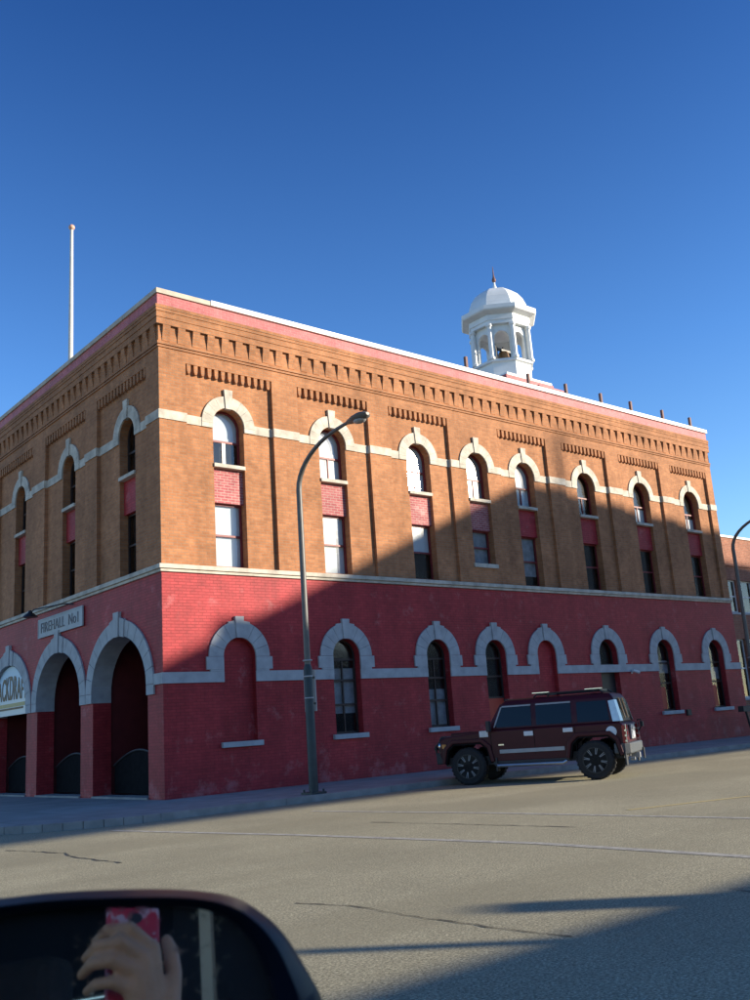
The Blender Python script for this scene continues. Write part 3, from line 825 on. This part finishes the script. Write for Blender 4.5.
# ------------------------------------------------------------------ parked SUV
CARZ = math.radians(117)
SUV = thing('parked_suv', 'dark maroon boxy off road vehicle with roof rack parked nose in to the kerb', 'car', (7.28, -5.88, 0), CARZ)
def symprism(mb, poly, w):            # (x,z) outline across the car
    mb.prism(poly, lambda u, d, z: (u, d, z), -w, w)
def wheelcut(c, r, n=9): return [(c+r*math.cos(PI-PI*i/n*1.0), .44+r*math.sin(PI-PI*i/n)) for i in range(n+1)]
# lower body with squared wheel arches
body = [(-2.30, .62), (-2.28, 1.22), (-2.20, 1.27), (.95, 1.27), (1.25, 1.25), (2.12, 1.17), (2.26, 1.10), (2.30, .78), (2.24, .60)]
def archcut(c): return [(c+.60, .52), (c+.52, .86), (c+.36, 1.00), (c-.36, 1.00), (c-.52, .86), (c-.60, .52)]
body += archcut(1.56) + archcut(-1.56) + [(-2.2, .56)]
mb = MB(); symprism(mb, body, .98)
b = mb.build('body', M['maroon'], SUV, bevel=.045)
# greenhouse, tapered
def green(z, x0, x1, y): return [(x0, -y, z), (x1, -y, z), (x1, y, z), (x0, y, z)]
mb = MB(); mb.loft([green(1.26, -2.22, 1.02, .93), green(1.50, -2.20, .92, .90), green(1.86, -2.10, .70, .83), green(1.965, -2.02, .55, .78)]); mb.build('cabin', M['maroon'], SUV, bevel=.04)
mb = MB(); mb.loft([green(1.968, -1.95, .50, .74), green(1.985, -1.9, .45, .70)]); mb.build('roof_panel', M['maroon'], SUV)
def sidequad(x0, x1, z0, z1, off, slant0=0, slant1=0, s=1):
    yy = lambda z: s*(.93-(z-1.26)*(.10/.60)+off)
    return [(x0, yy(z0), z0), (x1, yy(z0), z0), (x1+slant1, yy(z1), z1), (x0+slant0, yy(z1), z1)]
for s in (1, -1):
    for x0, x1, sl0, sl1 in ((-.10, .84, 0, -.20), (-1.08, -.22, 0, 0), (-1.98, -1.22, .05, 0)):
        mb = MB(); q = sidequad(x0, x1, 1.33, 1.80, .014, sl0, sl1, s)
        q2 = [(p[0], p[1]-s*.03, p[2]) for p in q]; mb.loft([q, q2]); w = mb.build('window', M['carglass'], SUV)
        mb = MB(); q = sidequad(x0+.02, x1-.02, 1.34, 1.79, .004, sl0, sl1, s); mb.face(q); mb.build('dark_interior', M['room'], w)
        if x0 > -1.1:
            mb = MB(); q = sidequad(x0, x1+sl1, 1.80, 1.835, .022, 0, -.02, s); mb.loft([q, [(p[0], p[1]-s*.02, p[2]) for p in q]])
            if x0 > -.5:
                q = sidequad(x1-.01, x1+.025, 1.33, 1.81, .022, sl1, sl1, s); mb.loft([q, [(p[0], p[1]-s*.02, p[2]) for p in q]])
            mb.build('rain_guard', M['grey'], w)
# windscreen and back glass
mb = MB(); mb.loft([[(1.04, -.84, 1.32), (1.04, .84, 1.32), (.735, .74, 1.83), (.735, -.74, 1.83)], [(1.0, -.84, 1.31), (1.0, .84, 1.31), (.70, .74, 1.82), (.70, -.74, 1.82)]]); mb.build('windscreen', M['carglass'], SUV)
mb = MB(); mb.loft([[(-2.245, -.66, 1.36), (-2.245, .66, 1.36), (-2.14, .60, 1.82), (-2.14, -.60, 1.82)], [(-2.2, -.66, 1.36), (-2.2, .66, 1.36), (-2.1, .60, 1.82), (-2.1, -.60, 1.82)]]); mb.build('rear_window', M['carglass'], SUV)
mb = MB()
for y in (-.2, .25): mb.loft([[(-2.252, y-.09, 1.36), (-2.252, y+.09, 1.36), (-2.147, y+.07, 1.84), (-2.147, y-.07, 1.84)], [(-2.23, y-.09, 1.36), (-2.23, y+.09, 1.36), (-2.13, y+.07, 1.84), (-2.13, y-.07, 1.84)]])
mb.build('sticker', M['amber'], SUV)
# bright corner trims at the tail
for s in (1, -1):
    mb = MB()
    mb.loft([[(-2.05, s*.905, 1.30), (-2.235, s*.915, 1.30), (-2.262, s*.70, 1.30), (-2.26, s*.70, 1.30)], [(-1.98, s*.845, 1.78), (-2.125, s*.845, 1.80), (-2.152, s*.64, 1.80), (-2.15, s*.64, 1.80)]], closed=True)
    for v in mb.bm.verts: v.co.y += s*.03
    mb.build('corner_trim', M['dullchrome'], SUV, smooth=False)
    mb = MB(); mb.box((-2.33, s*.99, .80), (-2.24, s*.84, 1.20)); mb.build('tail_light', M['taillight'], SUV, bevel=.01)
    mb = MB()
    for dz in (.02, .14, .26): mb.box((-2.345, s*.995, .80+dz), (-2.30, s*.83, .84+dz))
    for yy in (.98, .83): mb.tube([(-2.34, s*yy, .80), (-2.34, s*yy, 1.22)], .012, 6)
    mb.build('light_guard', M['chrome'], SUV)
# tailgate hardware
mb = MB(); mb.box((-2.345, -.28, .86), (-2.30, .22, 1.20)); mb.box((-2.37, -.22, 1.08), (-2.34, .16, 1.14)); mb.build('tailgate_panel', M['grey'], SUV, bevel=.01)
mb = MB(); mb.box((-2.362, -.17, .90), (-2.346, .13, 1.05)); mb.build('licence_plate', M['decal'], SUV)
mb = MB(); mb.tube([(-2.33, -.9, 1.28), (-2.42, -.9, 1.30), (-2.43, -.9, 1.14), (-2.33, -.9, 1.0)], .02, 6); mb.box((-2.47, -1.0, 1.12), (-2.40, -.86, 1.24)); mb.build('step_bracket', M['blackmetal'], SUV)
mb = MB()
mb.loft([[(-2.25, -1.0, .52), (-2.25, 1.0, .52), (-2.25, 1.0, .80), (-2.25, -1.0, .80)], [(-2.40, -.9, .55), (-2.40, .9, .55), (-2.40, .9, .79), (-2.40, -.9, .79)]])
for s in (1, -1): mb.box((-2.25, s*.80, .56), (-2.02, s*1.0, .80))
mb.build('rear_bumper', M['bumper'], SUV, bevel=.03)
mb = MB(); mb.box((-2.44, -.85, .36), (-2.41, -.72, .62)); mb.build('mud_flap', M['plastic'], SUV)
mb = MB(); mb.box((-2.45, -.06, .42), (-2.25, .06, .54)); mb.build('tow_hitch', M['grey'], SUV)
mb = MB(); mb.tube([(-2.4, .5, .42), (-2.3, .5, .42)], .04, 8); mb.build('exhaust', M['grey'], SUV)
# front bar, lamps, grille
mb = MB(); mb.box((2.18, -.92, .52), (2.42, .92, .80)); mb.build('front_bumper', M['plastic'], SUV, bevel=.03)
mb = MB()
for s in (1, -1):
    mb.tube([(2.4, s*.55, .62), (2.46, s*.55, 1.0), (2.36, s*.55, 1.17), (2.26, s*.55, 1.17)], .036, 8)
    mb.tube([(2.4, s*.85, .66), (2.44, s*.85, .95), (2.34, s*.85, 1.05), (2.24, s*.85, 1.0)], .030, 8)
mb.tube([(2.45, -.85, .90), (2.46, 0, .92), (2.45, .85, .90)], .036, 8); mb.tube([(2.38, -.55, 1.15), (2.38, .55, 1.15)], .036, 8)
mb.build('bull_bar', M['blackmetal'], SUV, smooth=True)
mb = MB(); mb.box((2.27, -.72, .84), (2.32, .72, 1.08))
for k in range(7): mb.box((2.32, -.6+k*.2-.03, .86), (2.335, -.6+k*.2+.03, 1.06))
mb.build('grille', M['chrome'], SUV)
for s in (1, -1):
    mb = MB(); mb.lathe([(.10, 0), (.11, .04), (.07, .07)], (2.30, s*.80, .96), 14, 'X'); mb.build('headlight', M['chrome'], SUV, smooth=True)
    mb = MB(); mb.box((2.12, s*.99, .90), (2.22, s*.96, 1.0)); mb.build('side_marker', M['amber'], SUV)
    mb = MB(); mb.box((2.10, s*.30, 1.15), (1.08, s*.62, 1.262)); mb.build('hood_ridge', M['maroon'], SUV, bevel=.03)
    mb = MB(); mb.box((1.00, s*.975, 1.12), (1.22, s*1.0, 1.27))
    for k in range(3): mb.box((1.02+k*.07, s*1.0, 1.13), (1.06+k*.07, s*1.012, 1.26))
    mb.build('hood_vent', M['decal'], SUV, bevel=.008)
    mb = MB(); mb.box((.90, s*.97, 1.30), (.99, s*1.17, 1.35)); mb.box((.88, s*1.06, 1.24), (.97, s*1.24, 1.50)); mb.build('side_mirror', M['plastic'], SUV, bevel=.02)
    mb = MB(); mb.box((-.86, s*.975, .71), (.74, s*.997, .80)); mb.build('side_moulding', M['grey'], SUV, bevel=.004)
    mb = MB(); mb.box((-.13, s*.97, 1.09), (.10, s*1.0, 1.20)); mb.box((-1.10, s*.97, 1.12), (-.86, s*1.0, 1.22)); mb.build('door_handle', M['decal'], SUV, bevel=.012)
    mb = MB(); mb.box((.62, s*.975, .90), (.76, s*.986, .93)); mb.build('badge', M['chrome'], SUV)
    for xd in (-.155, -1.15, .93):
        mb = MB(); mb.box((xd, s*.975, .66), (xd+.014, s*.9835, 1.26)); mb.build('door_gap', M['matblack'], SUV)
    for c in (1.56, -1.56):
        mb = MB(); o_ = archcut(c); i_ = [(c+(x-c)*.955, .50+(z-.52)*.955) for x, z in o_]
        mb.prism(o_+i_[::-1], lambda u, d, z: (u, d, z), s*.35, s*1.0); mb.build('wheel_well', M['matblack'], SUV)
    # arch flares
    for c in (1.56, -1.56):
        mb = MB()
        o_ = [(c+.68, .54), (c+.60, .92), (c+.41, 1.09), (c-.41, 1.09), (c-.60, .92), (c-.68, .54)]
        i_ = archcut(c)
        mb.prism(o_+i_[::-1], lambda u, d, z: (u, d, z), s*.96, s*1.035); mb.build('arch_flare', M['maroon'], SUV, bevel=.015)
    mb = MB(); mb.tube([(.86, s*.98, .46), (.80, s*1.05, .43), (-.80, s*1.05, .43), (-.86, s*.98, .46)], .042, 10); mb.build('side_step', M['dullchrome'], SUV, smooth=True)
    mb = MB(); mb.box((-.94, s*.9, .46), (.92, s*.975, .67)); mb.build('sill', M['plastic'], SUV)
    mb = MB(); mb.box((.82, s*.80, .30), (.85, s*1.03, .62)); mb.build('splash_guard', M['plastic'], SUV)
    mb = MB(); mb.box((-2.28, s*.80, .30), (-2.25, s*1.03, .60)); mb.build('splash_guard', M['plastic'], SUV)
mb = MB(); mb.lathe([(.12, 0), (.125, .012), (.11, .02)], (-2.0, .975, 1.07), 20, 'Y'); fc = mb.build('fuel_cap', M['decal'], SUV, smooth=True)
mb = MB(); mb.box((.58, -.7, 1.97), (.50, .7, 2.0)); mb.build('roof_spoiler', M['plastic'], SUV)
# roof rack: two rails and two cross bars with bright ends
mb = MB()
for s in (1, -1): mb.tube([(-.15, s*.66, 1.99), (-.25, s*.66, 2.06), (-1.75, s*.66, 2.06), (-1.85, s*.66, 1.99)], .022, 8)
for x in (-.35, -1.65): mb.box((x-.09, -.70, 2.04), (x+.09, .70, 2.085))
mb.build('roof_rack', M['blackmetal'], SUV)
mb = MB()
for x in (-.35, -1.65): mb.box((x-.20, .60, 2.086), (x+.22, .70, 2.10))
mb.build('rack_cap', M['chrome'], SUV)
mb = MB(); mb.box((-2.2, -.8, .45), (2.2, .8, .66)); mb.build('chassis', M['plastic'], SUV)
def wheel(parent, x, y, s, R=.445, W=.29):
    w = bpy.data.objects.new('wheel', None); COL.objects.link(w); w.parent = parent; w.location = (x, y, R)
    mb = MB(); mb.lathe([(R*.66, -W/2), (R*.90, -W/2), (R*.985, -W*.38), (R, -W*.25), (R, W*.25), (R*.985, W*.38), (R*.90, W/2), (R*.66, W/2)], (0, 0, 0), 40, 'Y')
    for k in range(30):
        a = 2*PI*k/30
        f = lambda u, d, z, a=a: ((R*.975+z)*math.cos(a)-u*math.sin(a), d, (R*.975+z)*math.sin(a)+u*math.cos(a))
        mb.box((-.022, -W*.42, 0), (.022, -W*.10, .018), f); mb.box((-.022, W*.10, 0), (.022, W*.42, .018), f)
    mb.build('tyre', M['tyre'], w, smooth=True, angle=25)
    mb = MB(); o = s*W/2
    mb.lathe([(R*.66, 0), (R*.67, .02), (R*.62, .02), (R*.58, -.08), (.02, -.08)] if s > 0 else [(R*.66, 0), (R*.67, -.02), (R*.62, -.02), (R*.58, .08), (.02, .08)], (0, o, 0), 32, 'Y')
    mb.build('rim', M['blackmetal'], w, smooth=True, angle=25)
    mb = MB()
    for k in range(8):
        for dd in (-.13, .13):
            a = 2*PI*k/8+.2
            f = lambda u, d, z, a=a, dd=dd: ((z)*math.cos(a)-(u+dd*z*.55)*math.sin(a), d, (z)*math.sin(a)+(u+dd*z*.55)*math.cos(a))
            mb.box((-.006, o-s*.035, R*.30), (.006, o+s*.005, R*.62), f)
    mb.lathe([(R*.17, 0), (R*.17, s*.012), (R*.05, s*.018)], (0, o-s*.02, 0), 16, 'Y')
    mb.build('spoke', M['grey'], w)
for x in (1.56, -1.56):
    for s in (1, -1): wheel(SUV, x, s*.885, s)

# ------------------------------------------------------------------ across the street: the roofs that shade the hall
SUN = V((.66, -.71, .2525)).normalized()
sx, sy, sz = SUN
KX = sx/-sy; KZ = sz/-sy           # shift per metre of y
D = 40.0
caster_hall = thing('shade_caster_hall', 'unseen added hall across the street, its roof shaped to shade the fire hall', 'building', (0, -D, 0))  # invented hall: roof shades the facade, high gap lets sun reach the road
def onD(x, z): return (x+KX*D, z+KZ*D)         # facade shadow point -> caster plane
prof = [onD(-11.6, -1.62), onD(14.9, 10.02), onD(34, 8.72), onD(60, 6.2), onD(60, -1.62)]
mb = MB(); mb.prism(prof, lambda u, d, z: (u, -d, z), 0, .6); mb.build('caster_wall', M['wallpanel'], caster_hall)
mb = MB()
a, b = onD(2.35, 4.55-.2), onD(16.9, 10.4)
mb.box((a[0]-.45, -.5, a[1]-1), (a[0]+.45, 0, a[1]+.38))
mb.build('chimney', M['brickfar'], caster_hall)
for x in (56, 68, 80, 94):
    mb = MB(); mb.box((x-.4, -.6, 0), (x+.4, -.02, KZ*D-1.6)); mb.build('column', M['kerb'], caster_hall)
SS = thing('smokestack', 'thin tall brick smokestack behind the added open sided hall', 'chimney', (16.95+KX*76, -76, 0))
mb = MB(); mb.tube([(0, 0, 0), (0, 0, 11.9+KZ*76)], [.5, .24], 16); mb.build('shaft', M['brickfar'], SS, smooth=True)
mb = MB(); mb.tube([(0, 0, 11.9+KZ*76), (0, 0, 12.2+KZ*76)], .28, 16); mb.build('cap', M['kerb'], SS, smooth=True)
# low shop in front of it
SH = thing('corner_shop', 'low flat roofed shop across the street', 'building', (-6.2, -30, 0))
shz = (30-17.75)*KZ
mb = MB(); mb.box((0, -7, 0), (46, 0, shz)); mb.build('wall', M['wallpanel'], SH)
mb = MB(); mb.box((0, -7.1, shz), (46, .05, shz+.08)); mb.build('roof', M['roof'], SH)
for x0 in range(3, 44, 5):
    mb = MB(); mb.box((x0, .002, .7), (x0+3.4, .05, 3.0)); mb.build('window', M['carglass'], SH)
for tx, ty, w in ((-7.23, -16.13, .09), (-5.2, -16.45, .24)):
    s = 30+ty
    h = KZ*s; x = tx+KX*s
    mb = MB(); mb.tube([(x+6.2, -.3, shz), (x+6.2, -.3, h+.1)], w, 10); mb.build('vent_pipe', M['grey'], SH)

for i, (x0, wd, h, lb) in enumerate([(-40, 44, 15, 'plain grey office block far across the street'), (8, 60, 21, 'long tall grey office block far across the street'), (72, 50, 17, 'grey office block at the far end of the street'), (126, 70, 24, 'tallest grey office block at the far end of the street')]):
    bl = thing('office_block', lb, 'building', (x0, -112, 0), group='office blocks across the street')
    mb = MB(); mb.box((0, -14, 0), (wd, 0, h)); mb.build('wall', M['wallpanel'] if i % 2 else M['brickfar'], bl)
    mb = MB(); mb.box((-.2, -14.2, h), (wd+.2, .2, h+.4)); mb.build('roof', M['roof'], bl)
    for z in range(1, int(h)-2, 4):
        mb = MB(); mb.box((2, .002, z), (wd-2, .05, z+1.9)); mb.build('window', M['carglass'], bl)

# ------------------------------------------------------------------ the photographer's vehicle, its mirror, the hand and the phone
CAR = thing('car', 'dark car of the photographer with its door mirror in the foreground', 'car', (CAM.x, CAM.y, 0))
n_ = V((.428, .890, -.156)).normalized()
e1 = V((.901, -.433, 0)).normalized(); e1 = (e1-n_*e1.dot(n_)).normalized()
e2 = e1.cross(n_) if e1.cross(n_).z > 0 else n_.cross(e1)
CZ = CAM.z
mb = MB()
mb.box((-1.80, -2.9, .35), (-.02, 2.0, .55)); mb.box((-1.80, -2.9, .55), (-1.70, 1.0, 1.78)); mb.box((-1.70, -2.9, .55), (-.02, -2.8, 1.72))
mb.box((-.10, -2.8, .55), (-.015, .75, CZ-.20)); mb.box((-1.7, .80, .55), (-.05, 2.0, 1.12)); mb.box((-.09, -2.8, CZ-.2), (-.02, -1.1, 1.75))
mb.box((-1.78, -2.85, 1.76), (-.06, -.05, 1.84))
mb.build('body', M['navy'], CAR, bevel=.02)
mb = MB(); mb.box((-1.68, -2.78, .56), (-.12, .7, .60)); mb.box((-1.68, -2.78, 1.72), (-.12, -.08, 1.755)); mb.box((-1.69, -2.7, .6), (-1.66, .7, 1.7)); mb.box((-1.6, -2.75, .6), (-.12, -2.72, 1.7))
mb.build('lining', M['cabin'], CAR)
mb = MB(); mb.box((-.13, -.52, CZ-.2), (.065, -.40, 1.76)); mb.build('door_pillar', M['matblack'], CAR)
mb = MB(); mb.box((-.082, -.398, CZ-.2), (-.064, -.385, 1.75)); mb.build('pillar_trim', M['pillar'], CAR)
for y, x in ((-.62, -.62), (-.62, -1.35), (-1.6, -.62), (-1.6, -1.35)):
    mb = MB(); mb.box((x-.26, y-.05, .6), (x+.26, y+.5, .88)); mb.box((x-.26, y-.12, .8), (x+.26, y+.03, 1.35)); mb.box((x-.15, y-.12, 1.36), (x+.15, y-.02, 1.58))
    mb.build('seat', M['seat'], CAR, bevel=.03)
for x in (-1.68, -.16):
    for y in (-1.95, 1.25): wheel(CAR, x, y, 1 if False else (1 if x > -1 else -1), .38, .22).__class__ if False else None
# door mirror
MR = bpy.data.objects.new('side_mirror', None); COL.objects.link(MR); MR.parent = CAR
Mp = n_*.6+V((0, 0, CZ))
def mp(a, b, c=0): return tuple(Mp+e1*a+e2*b+n_*c)     # c: away from the camera
def loop(keys, n=6):
    out = []
    m = len(keys)
    for i in range(m):
        p0, p1, p2, p3 = (V(keys[(i+j-1) % m]) for j in range(4))
        for k in range(n):
            t = k/n
            out.append(.5*((2*p1)+(p2-p0)*t+(2*p0-5*p1+4*p2-p3)*t*t+(3*p1-p0-3*p2+p3)*t**3))
    return out
OUT = [(-.150, .010), (-.1028, .0172), (-.0722, .0178), (-.0408, .0177), (.0026, .0149), (.0361, .0105), (.0587, .004), (.0755, -.0074), (.0863, -.0192), (.0941, -.0321), (.1007, -.0443), (.1056, -.0551), (.1125, -.081), (.112, -.110), (.095, -.140), (.04, -.152), (-.06, -.155), (-.14, -.145), (-.165, -.07)]
INN = [(-.130, .002), (-.0921, .0072), (-.0718, .0081), (-.0406, .0081), (.0025, .0049), (.0302, .0016), (.0497, -.0058), (.0617, -.0165), (.0695, -.0304), (.0742, -.0462), (.0765, -.0600), (.0771, -.078), (.072, -.100), (.06, -.118), (.03, -.128), (-.06, -.132), (-.12, -.125), (-.138, -.10), (-.142, -.05)]
Lo = loop(OUT); Li = loop(INN)
cen = V((-.03, -.07))
sc = lambda L, k, dx=0: [cen+(p-cen)*k for p in L]
mb = MB()
rings = [[mp(p.x, p.y, .012) for p in Li], [mp(p.x, p.y, -.002) for p in sc(Li, 1.015)], [mp(*((a+b)/2), -.006) for a, b in zip(Li, Lo)], [mp(p.x, p.y, .006) for p in sc(Lo, .985)], [mp(p.x, p.y, .022) for p in Lo],
         [mp(p.x, p.y, .05) for p in sc(Lo, .97)], [mp(p.x, p.y, .085) for p in sc(Lo, .86)], [mp(p.x, p.y, .105) for p in sc(Lo, .6)]]
mb.loft(rings, cap=False); mb.face(rings[-1])
mb.build('housing', M['navy'], MR, smooth=True, angle=60)
mb = MB(); mb.face([mp(p.x, p.y, .008) for p in sc(Li, 1.01)]); mb.build('mirror_glass', M['mirror'], MR)
mb = MB(); mb.loft([[mp(-.14, -.03, .03), mp(-.14, -.13, .03), mp(-.14, -.13, .09), mp(-.14, -.03, .09)], [mp(-.29, -.06, .05), mp(-.29, -.17, .05), mp(-.29, -.17, .13), mp(-.29, -.06, .13)]]); mb.build('arm', M['plastic'], MR, bevel=.01)

# camera frame
Rr = V((.7709, -.6335, -.0665)); F = V((.63, .741, .233)).normalized(); Rr = (Rr-F*Rr.dot(F)).normalized(); U = Rr.cross(F)
def hc(r, u, b): return CAM+Rr*r+U*u-F*b
def remesh(mb, name, mat, parent, vox, smooth_it=4):
    me = bpy.data.meshes.new('tmp'); bmesh.ops.recalc_face_normals(mb.bm, faces=mb.bm.faces[:]); mb.bm.to_mesh(me); mb.bm.free()
    o = bpy.data.objects.new('tmp', me); COL.objects.link(o)
    r = o.modifiers.new('r', 'REMESH'); r.mode = 'VOXEL'; r.voxel_size = vox
    s = o.modifiers.new('s', 'SMOOTH'); s.iterations = smooth_it; s.factor = .5
    dg = bpy.context.evaluated_depsgraph_get(); m2 = bpy.data.meshes.new_from_object(o.evaluated_get(dg)); bpy.data.objects.remove(o)
    m2.name = name; m2.materials.clear(); m2.materials.append(mat)
    for p in m2.polygons: p.use_smooth = True
    q = bpy.data.objects.new(name, m2); COL.objects.link(q); q.parent = parent
    if parent: q.matrix_parent_inverse = Matrix.Translation(-parent.location)
    return q
def limb(mb, pts, rad):
    P = [V(p) for p in pts]
    mb.tube(P, rad, 12)
    for p, r in zip(P, rad): mb.ball(p, r, 12)
PER = thing('person', 'photographer in a dark jacket reflected in the door mirror holding up a phone', 'person', (CAM.x-.64, CAM.y-.40, .60))
mb = MB()
fing = [[(.012, -.044, -.020), (-.014, -.026, -.030), (-.036, -.024, -.022), (-.045, -.030, -.004)],
        [(.002, -.056, -.024), (-.026, -.042, -.034), (-.047, -.042, -.024), (-.054, -.046, -.003)],
        [(-.006, -.070, -.024), (-.034, -.060, -.032), (-.053, -.060, -.022), (-.058, -.063, -.002)],
        [(-.009, -.086, -.020), (-.032, -.080, -.026), (-.047, -.079, -.018), (-.052, -.080, -.002)]]
frad = [[.0092, .0080, .0070, .0058], [.0095, .0083, .0072, .006], [.0092, .008, .0070, .0058], [.0082, .007, .0062, .0052]]
wrist = hc(.022, -.150, -.002)
for f_, r_ in zip(fing, frad):
    limb(mb, [hc(*q) for q in f_], r_)
    limb(mb, [wrist+(hc(*f_[0])-wrist)*t for t in (0.05, .5, 1)], [.017, .0135, .0105])
limb(mb, [hc(.018, -.130, -.006), hc(.033, -.098, -.012), hc(.040, -.066, -.008), hc(.039, -.040, -.002), hc(.036, -.026, .003)], [.016, .013, .0095, .0088, .0072])
elbow = CAM+V((-.24, -.18, -.38)); shoulder = CAM+V((-.46, -.46, -.12))
limb(mb, [wrist, wrist+(elbow-wrist)*.35, elbow], [.026, .034, .042])
limb(mb, [elbow, shoulder], [.045, .058])
neck = CAM+V((-.64, -.40, -.06)); head = CAM+V((-.64, -.36, .13))
limb(mb, [neck-V((0, .05, .10)), neck, head], [.06, .055, .06])
mb.ball(head, .095, 20, (.86, 1.05, 1.25)); mb.ball(head+V((.035, .095, -.01)), .018, 10, (1, 1.2, 1.2)); mb.ball(head+V((.08, -.02, 0)), .022, 10, (.5, .8, 1.3)); mb.ball(head+V((-.08, -.02, 0)), .022, 10, (.5, .8, 1.3))
sl = CAM+V((-.84, -.46, -.12))
limb(mb, [shoulder, neck-V((0, .05, .12)), sl], [.06, .08, .06])
limb(mb, [neck-V((0, .06, .14)), CAM+V((-.64, -.46, -.40)), CAM+V((-.64, -.44, -.66))], [.11, .13, .13])
limb(mb, [sl, CAM+V((-.92, -.30, -.42)), CAM+V((-.74, -.12, -.52))], [.055, .042, .03])
for s in (-1, 1):
    limb(mb, [CAM+V((-.64+s*.09, -.44, -.68)), CAM+V((-.64+s*.12, .0, -.60)), CAM+V((-.64+s*.12, .12, -.92))], [.085, .06, .05])
remesh(mb, 'body', M['skin'], PER, .0028, 2)
mb = MB()
limb(mb, [wrist+(elbow-wrist)*.30, elbow], [.046, .056]); limb(mb, [elbow, shoulder], [.058, .072])
limb(mb, [shoulder, neck-V((0, .05, .13)), sl], [.075, .09, .075])
limb(mb, [neck-V((0, .06, .16)), CAM+V((-.64, -.46, -.40)), CAM+V((-.64, -.44, -.70))], [.13, .155, .155])
limb(mb, [CAM+V((-.75, -.46, -.2)), CAM+V((-.73, -.46, -.62))], [.11, .13]); limb(mb, [CAM+V((-.53, -.46, -.2)), CAM+V((-.55, -.46, -.62))], [.11, .13])
limb(mb, [sl, CAM+V((-.92, -.30, -.42)), CAM+V((-.78, -.16, -.50))], [.07, .057, .045])
remesh(mb, 'jacket', M['jacket'], PER, .012, 3)
mb = MB()
for s in (-1, 1): limb(mb, [CAM+V((-.64+s*.09, -.44, -.68)), CAM+V((-.64+s*.12, .0, -.60)), CAM+V((-.64+s*.12, .11, -.90))], [.10, .075, .064])
remesh(mb, 'trousers', M['jacket'], PER, .015, 3)
mb = MB(); mb.ball(head+V((0, -.025, .03)), .1, 18, (.92, 1.05, 1.2)); remesh(mb, 'hair', M['hair'], PER, .012, 2)
# phone
PHN = thing('phone', 'phone in a red and white patterned case held up in front of the photographer', 'phone', tuple(CAM))
def phone_mat():
    m, nt, b = nodes('red_white_phone_case')
    v = nt.nodes.new('ShaderNodeTexVoronoi'); v.inputs['Scale'].default_value = 75; lk(nt, objco(nt), v.inputs['Vector'])
    f = noise(nt, objco(nt), 60, 2)
    c = ramp(nt, f, [(.54, (.62, .02, .045)), (.62, (.62, .40, .42))]); lk(nt, c, b.inputs['Base Color']); b.inputs['Roughness'].default_value = .35
    return m
rot = Matrix((Rr, U, -F)).transposed().to_4x4()
mb = MB(); mb.box((-.031, -.112, .003), (.029, .013, .014), lambda x, y, z: tuple(rot.to_3x3() @ V((x, y, z)))); mb.build('case', phone_mat(), PHN, bevel=.004)
mb = MB(); mb.box((-.028, -.108, .0142), (.026, .010, .016), lambda x, y, z: tuple(rot.to_3x3() @ V((x, y, z)))); mb.build('screen', M['blackmetal'], PHN)
mb = MB()
ring = [tuple(rot.to_3x3() @ V((.0085*math.cos(a), .0065*math.sin(a), .0027))) for a in [2*PI*k/20 for k in range(20)]]
mb.face(ring); mb.build('lens_cutout', M['blackmetal'], PHN)

# ------------------------------------------------------------------ light, sky, camera
w = bpy.data.worlds.new('World'); SC.world = w; w.use_nodes = True
nt = w.node_tree; bg = nt.nodes['Background']
sky = nt.nodes.new('ShaderNodeTexSky'); sky.sky_type = 'NISHITA'; sky.sun_disc = False
sky.sun_elevation = math.asin(SUN.z); sky.sun_rotation = math.atan2(SUN.x, SUN.y)
sky.altitude = 900; sky.air_density = 1.0; sky.dust_density = .35; sky.ozone_density = 1.6
hs = nt.nodes.new('ShaderNodeMix'); hs.data_type = 'RGBA'; hs.blend_type = 'MULTIPLY'; hs.inputs[0].default_value = 1
lk(nt, sky.outputs[0], hs.inputs[6]); tcw = nt.nodes.new('ShaderNodeTexCoord'); spw = nt.nodes.new('ShaderNodeSeparateXYZ'); lk(nt, tcw.outputs['Generated'], spw.inputs[0])
# dry prairie air: the blue deepens quickly with height
lk(nt, ramp(nt, spw.outputs[2], [(0.0, (.82, .90, .98)), (.20, (.54, .77, 1.0)), (.36, (.36, .63, .97)), (.66, (.14, .34, .68)), (1.0, (.11, .30, .62))]), hs.inputs[7])
lk(nt, hs.outputs[2], bg.inputs[0]); bg.inputs[1].default_value = .135
sl_ = bpy.data.lights.new('sun', 'SUN'); sl_.energy = 5.0; sl_.angle = math.radians(.53); sl_.color = (1.0, .885, .70)
so = bpy.data.objects.new('sun', sl_); COL.objects.link(so); so.rotation_euler = SUN.to_track_quat('Z', 'Y').to_euler()
so.location = (0, -30, 40)

cd = bpy.data.cameras.new('camera'); co = bpy.data.objects.new('camera', cd); COL.objects.link(co); SC.camera = co
co.matrix_world = Matrix.Translation(CAM) @ rot
cd.sensor_fit = 'VERTICAL'; cd.sensor_height = 24; cd.sensor_width = 18; cd.lens = 24*952.97/1000
cd.clip_start = .05; cd.clip_end = 2000
cd.dof.use_dof = True; cd.dof.focus_distance = 30; cd.dof.aperture_fstop = cd.lens/2.5
SC.view_settings.view_transform = 'Standard'; SC.view_settings.look = 'None'; SC.view_settings.exposure = 1.0; SC.view_settings.gamma = 1
SC.cycles.use_denoising = True
SC.cycles.max_bounces = 6; SC.cycles.transparent_max_bounces = 8
SC.cycles.sample_clamp_indirect = 8
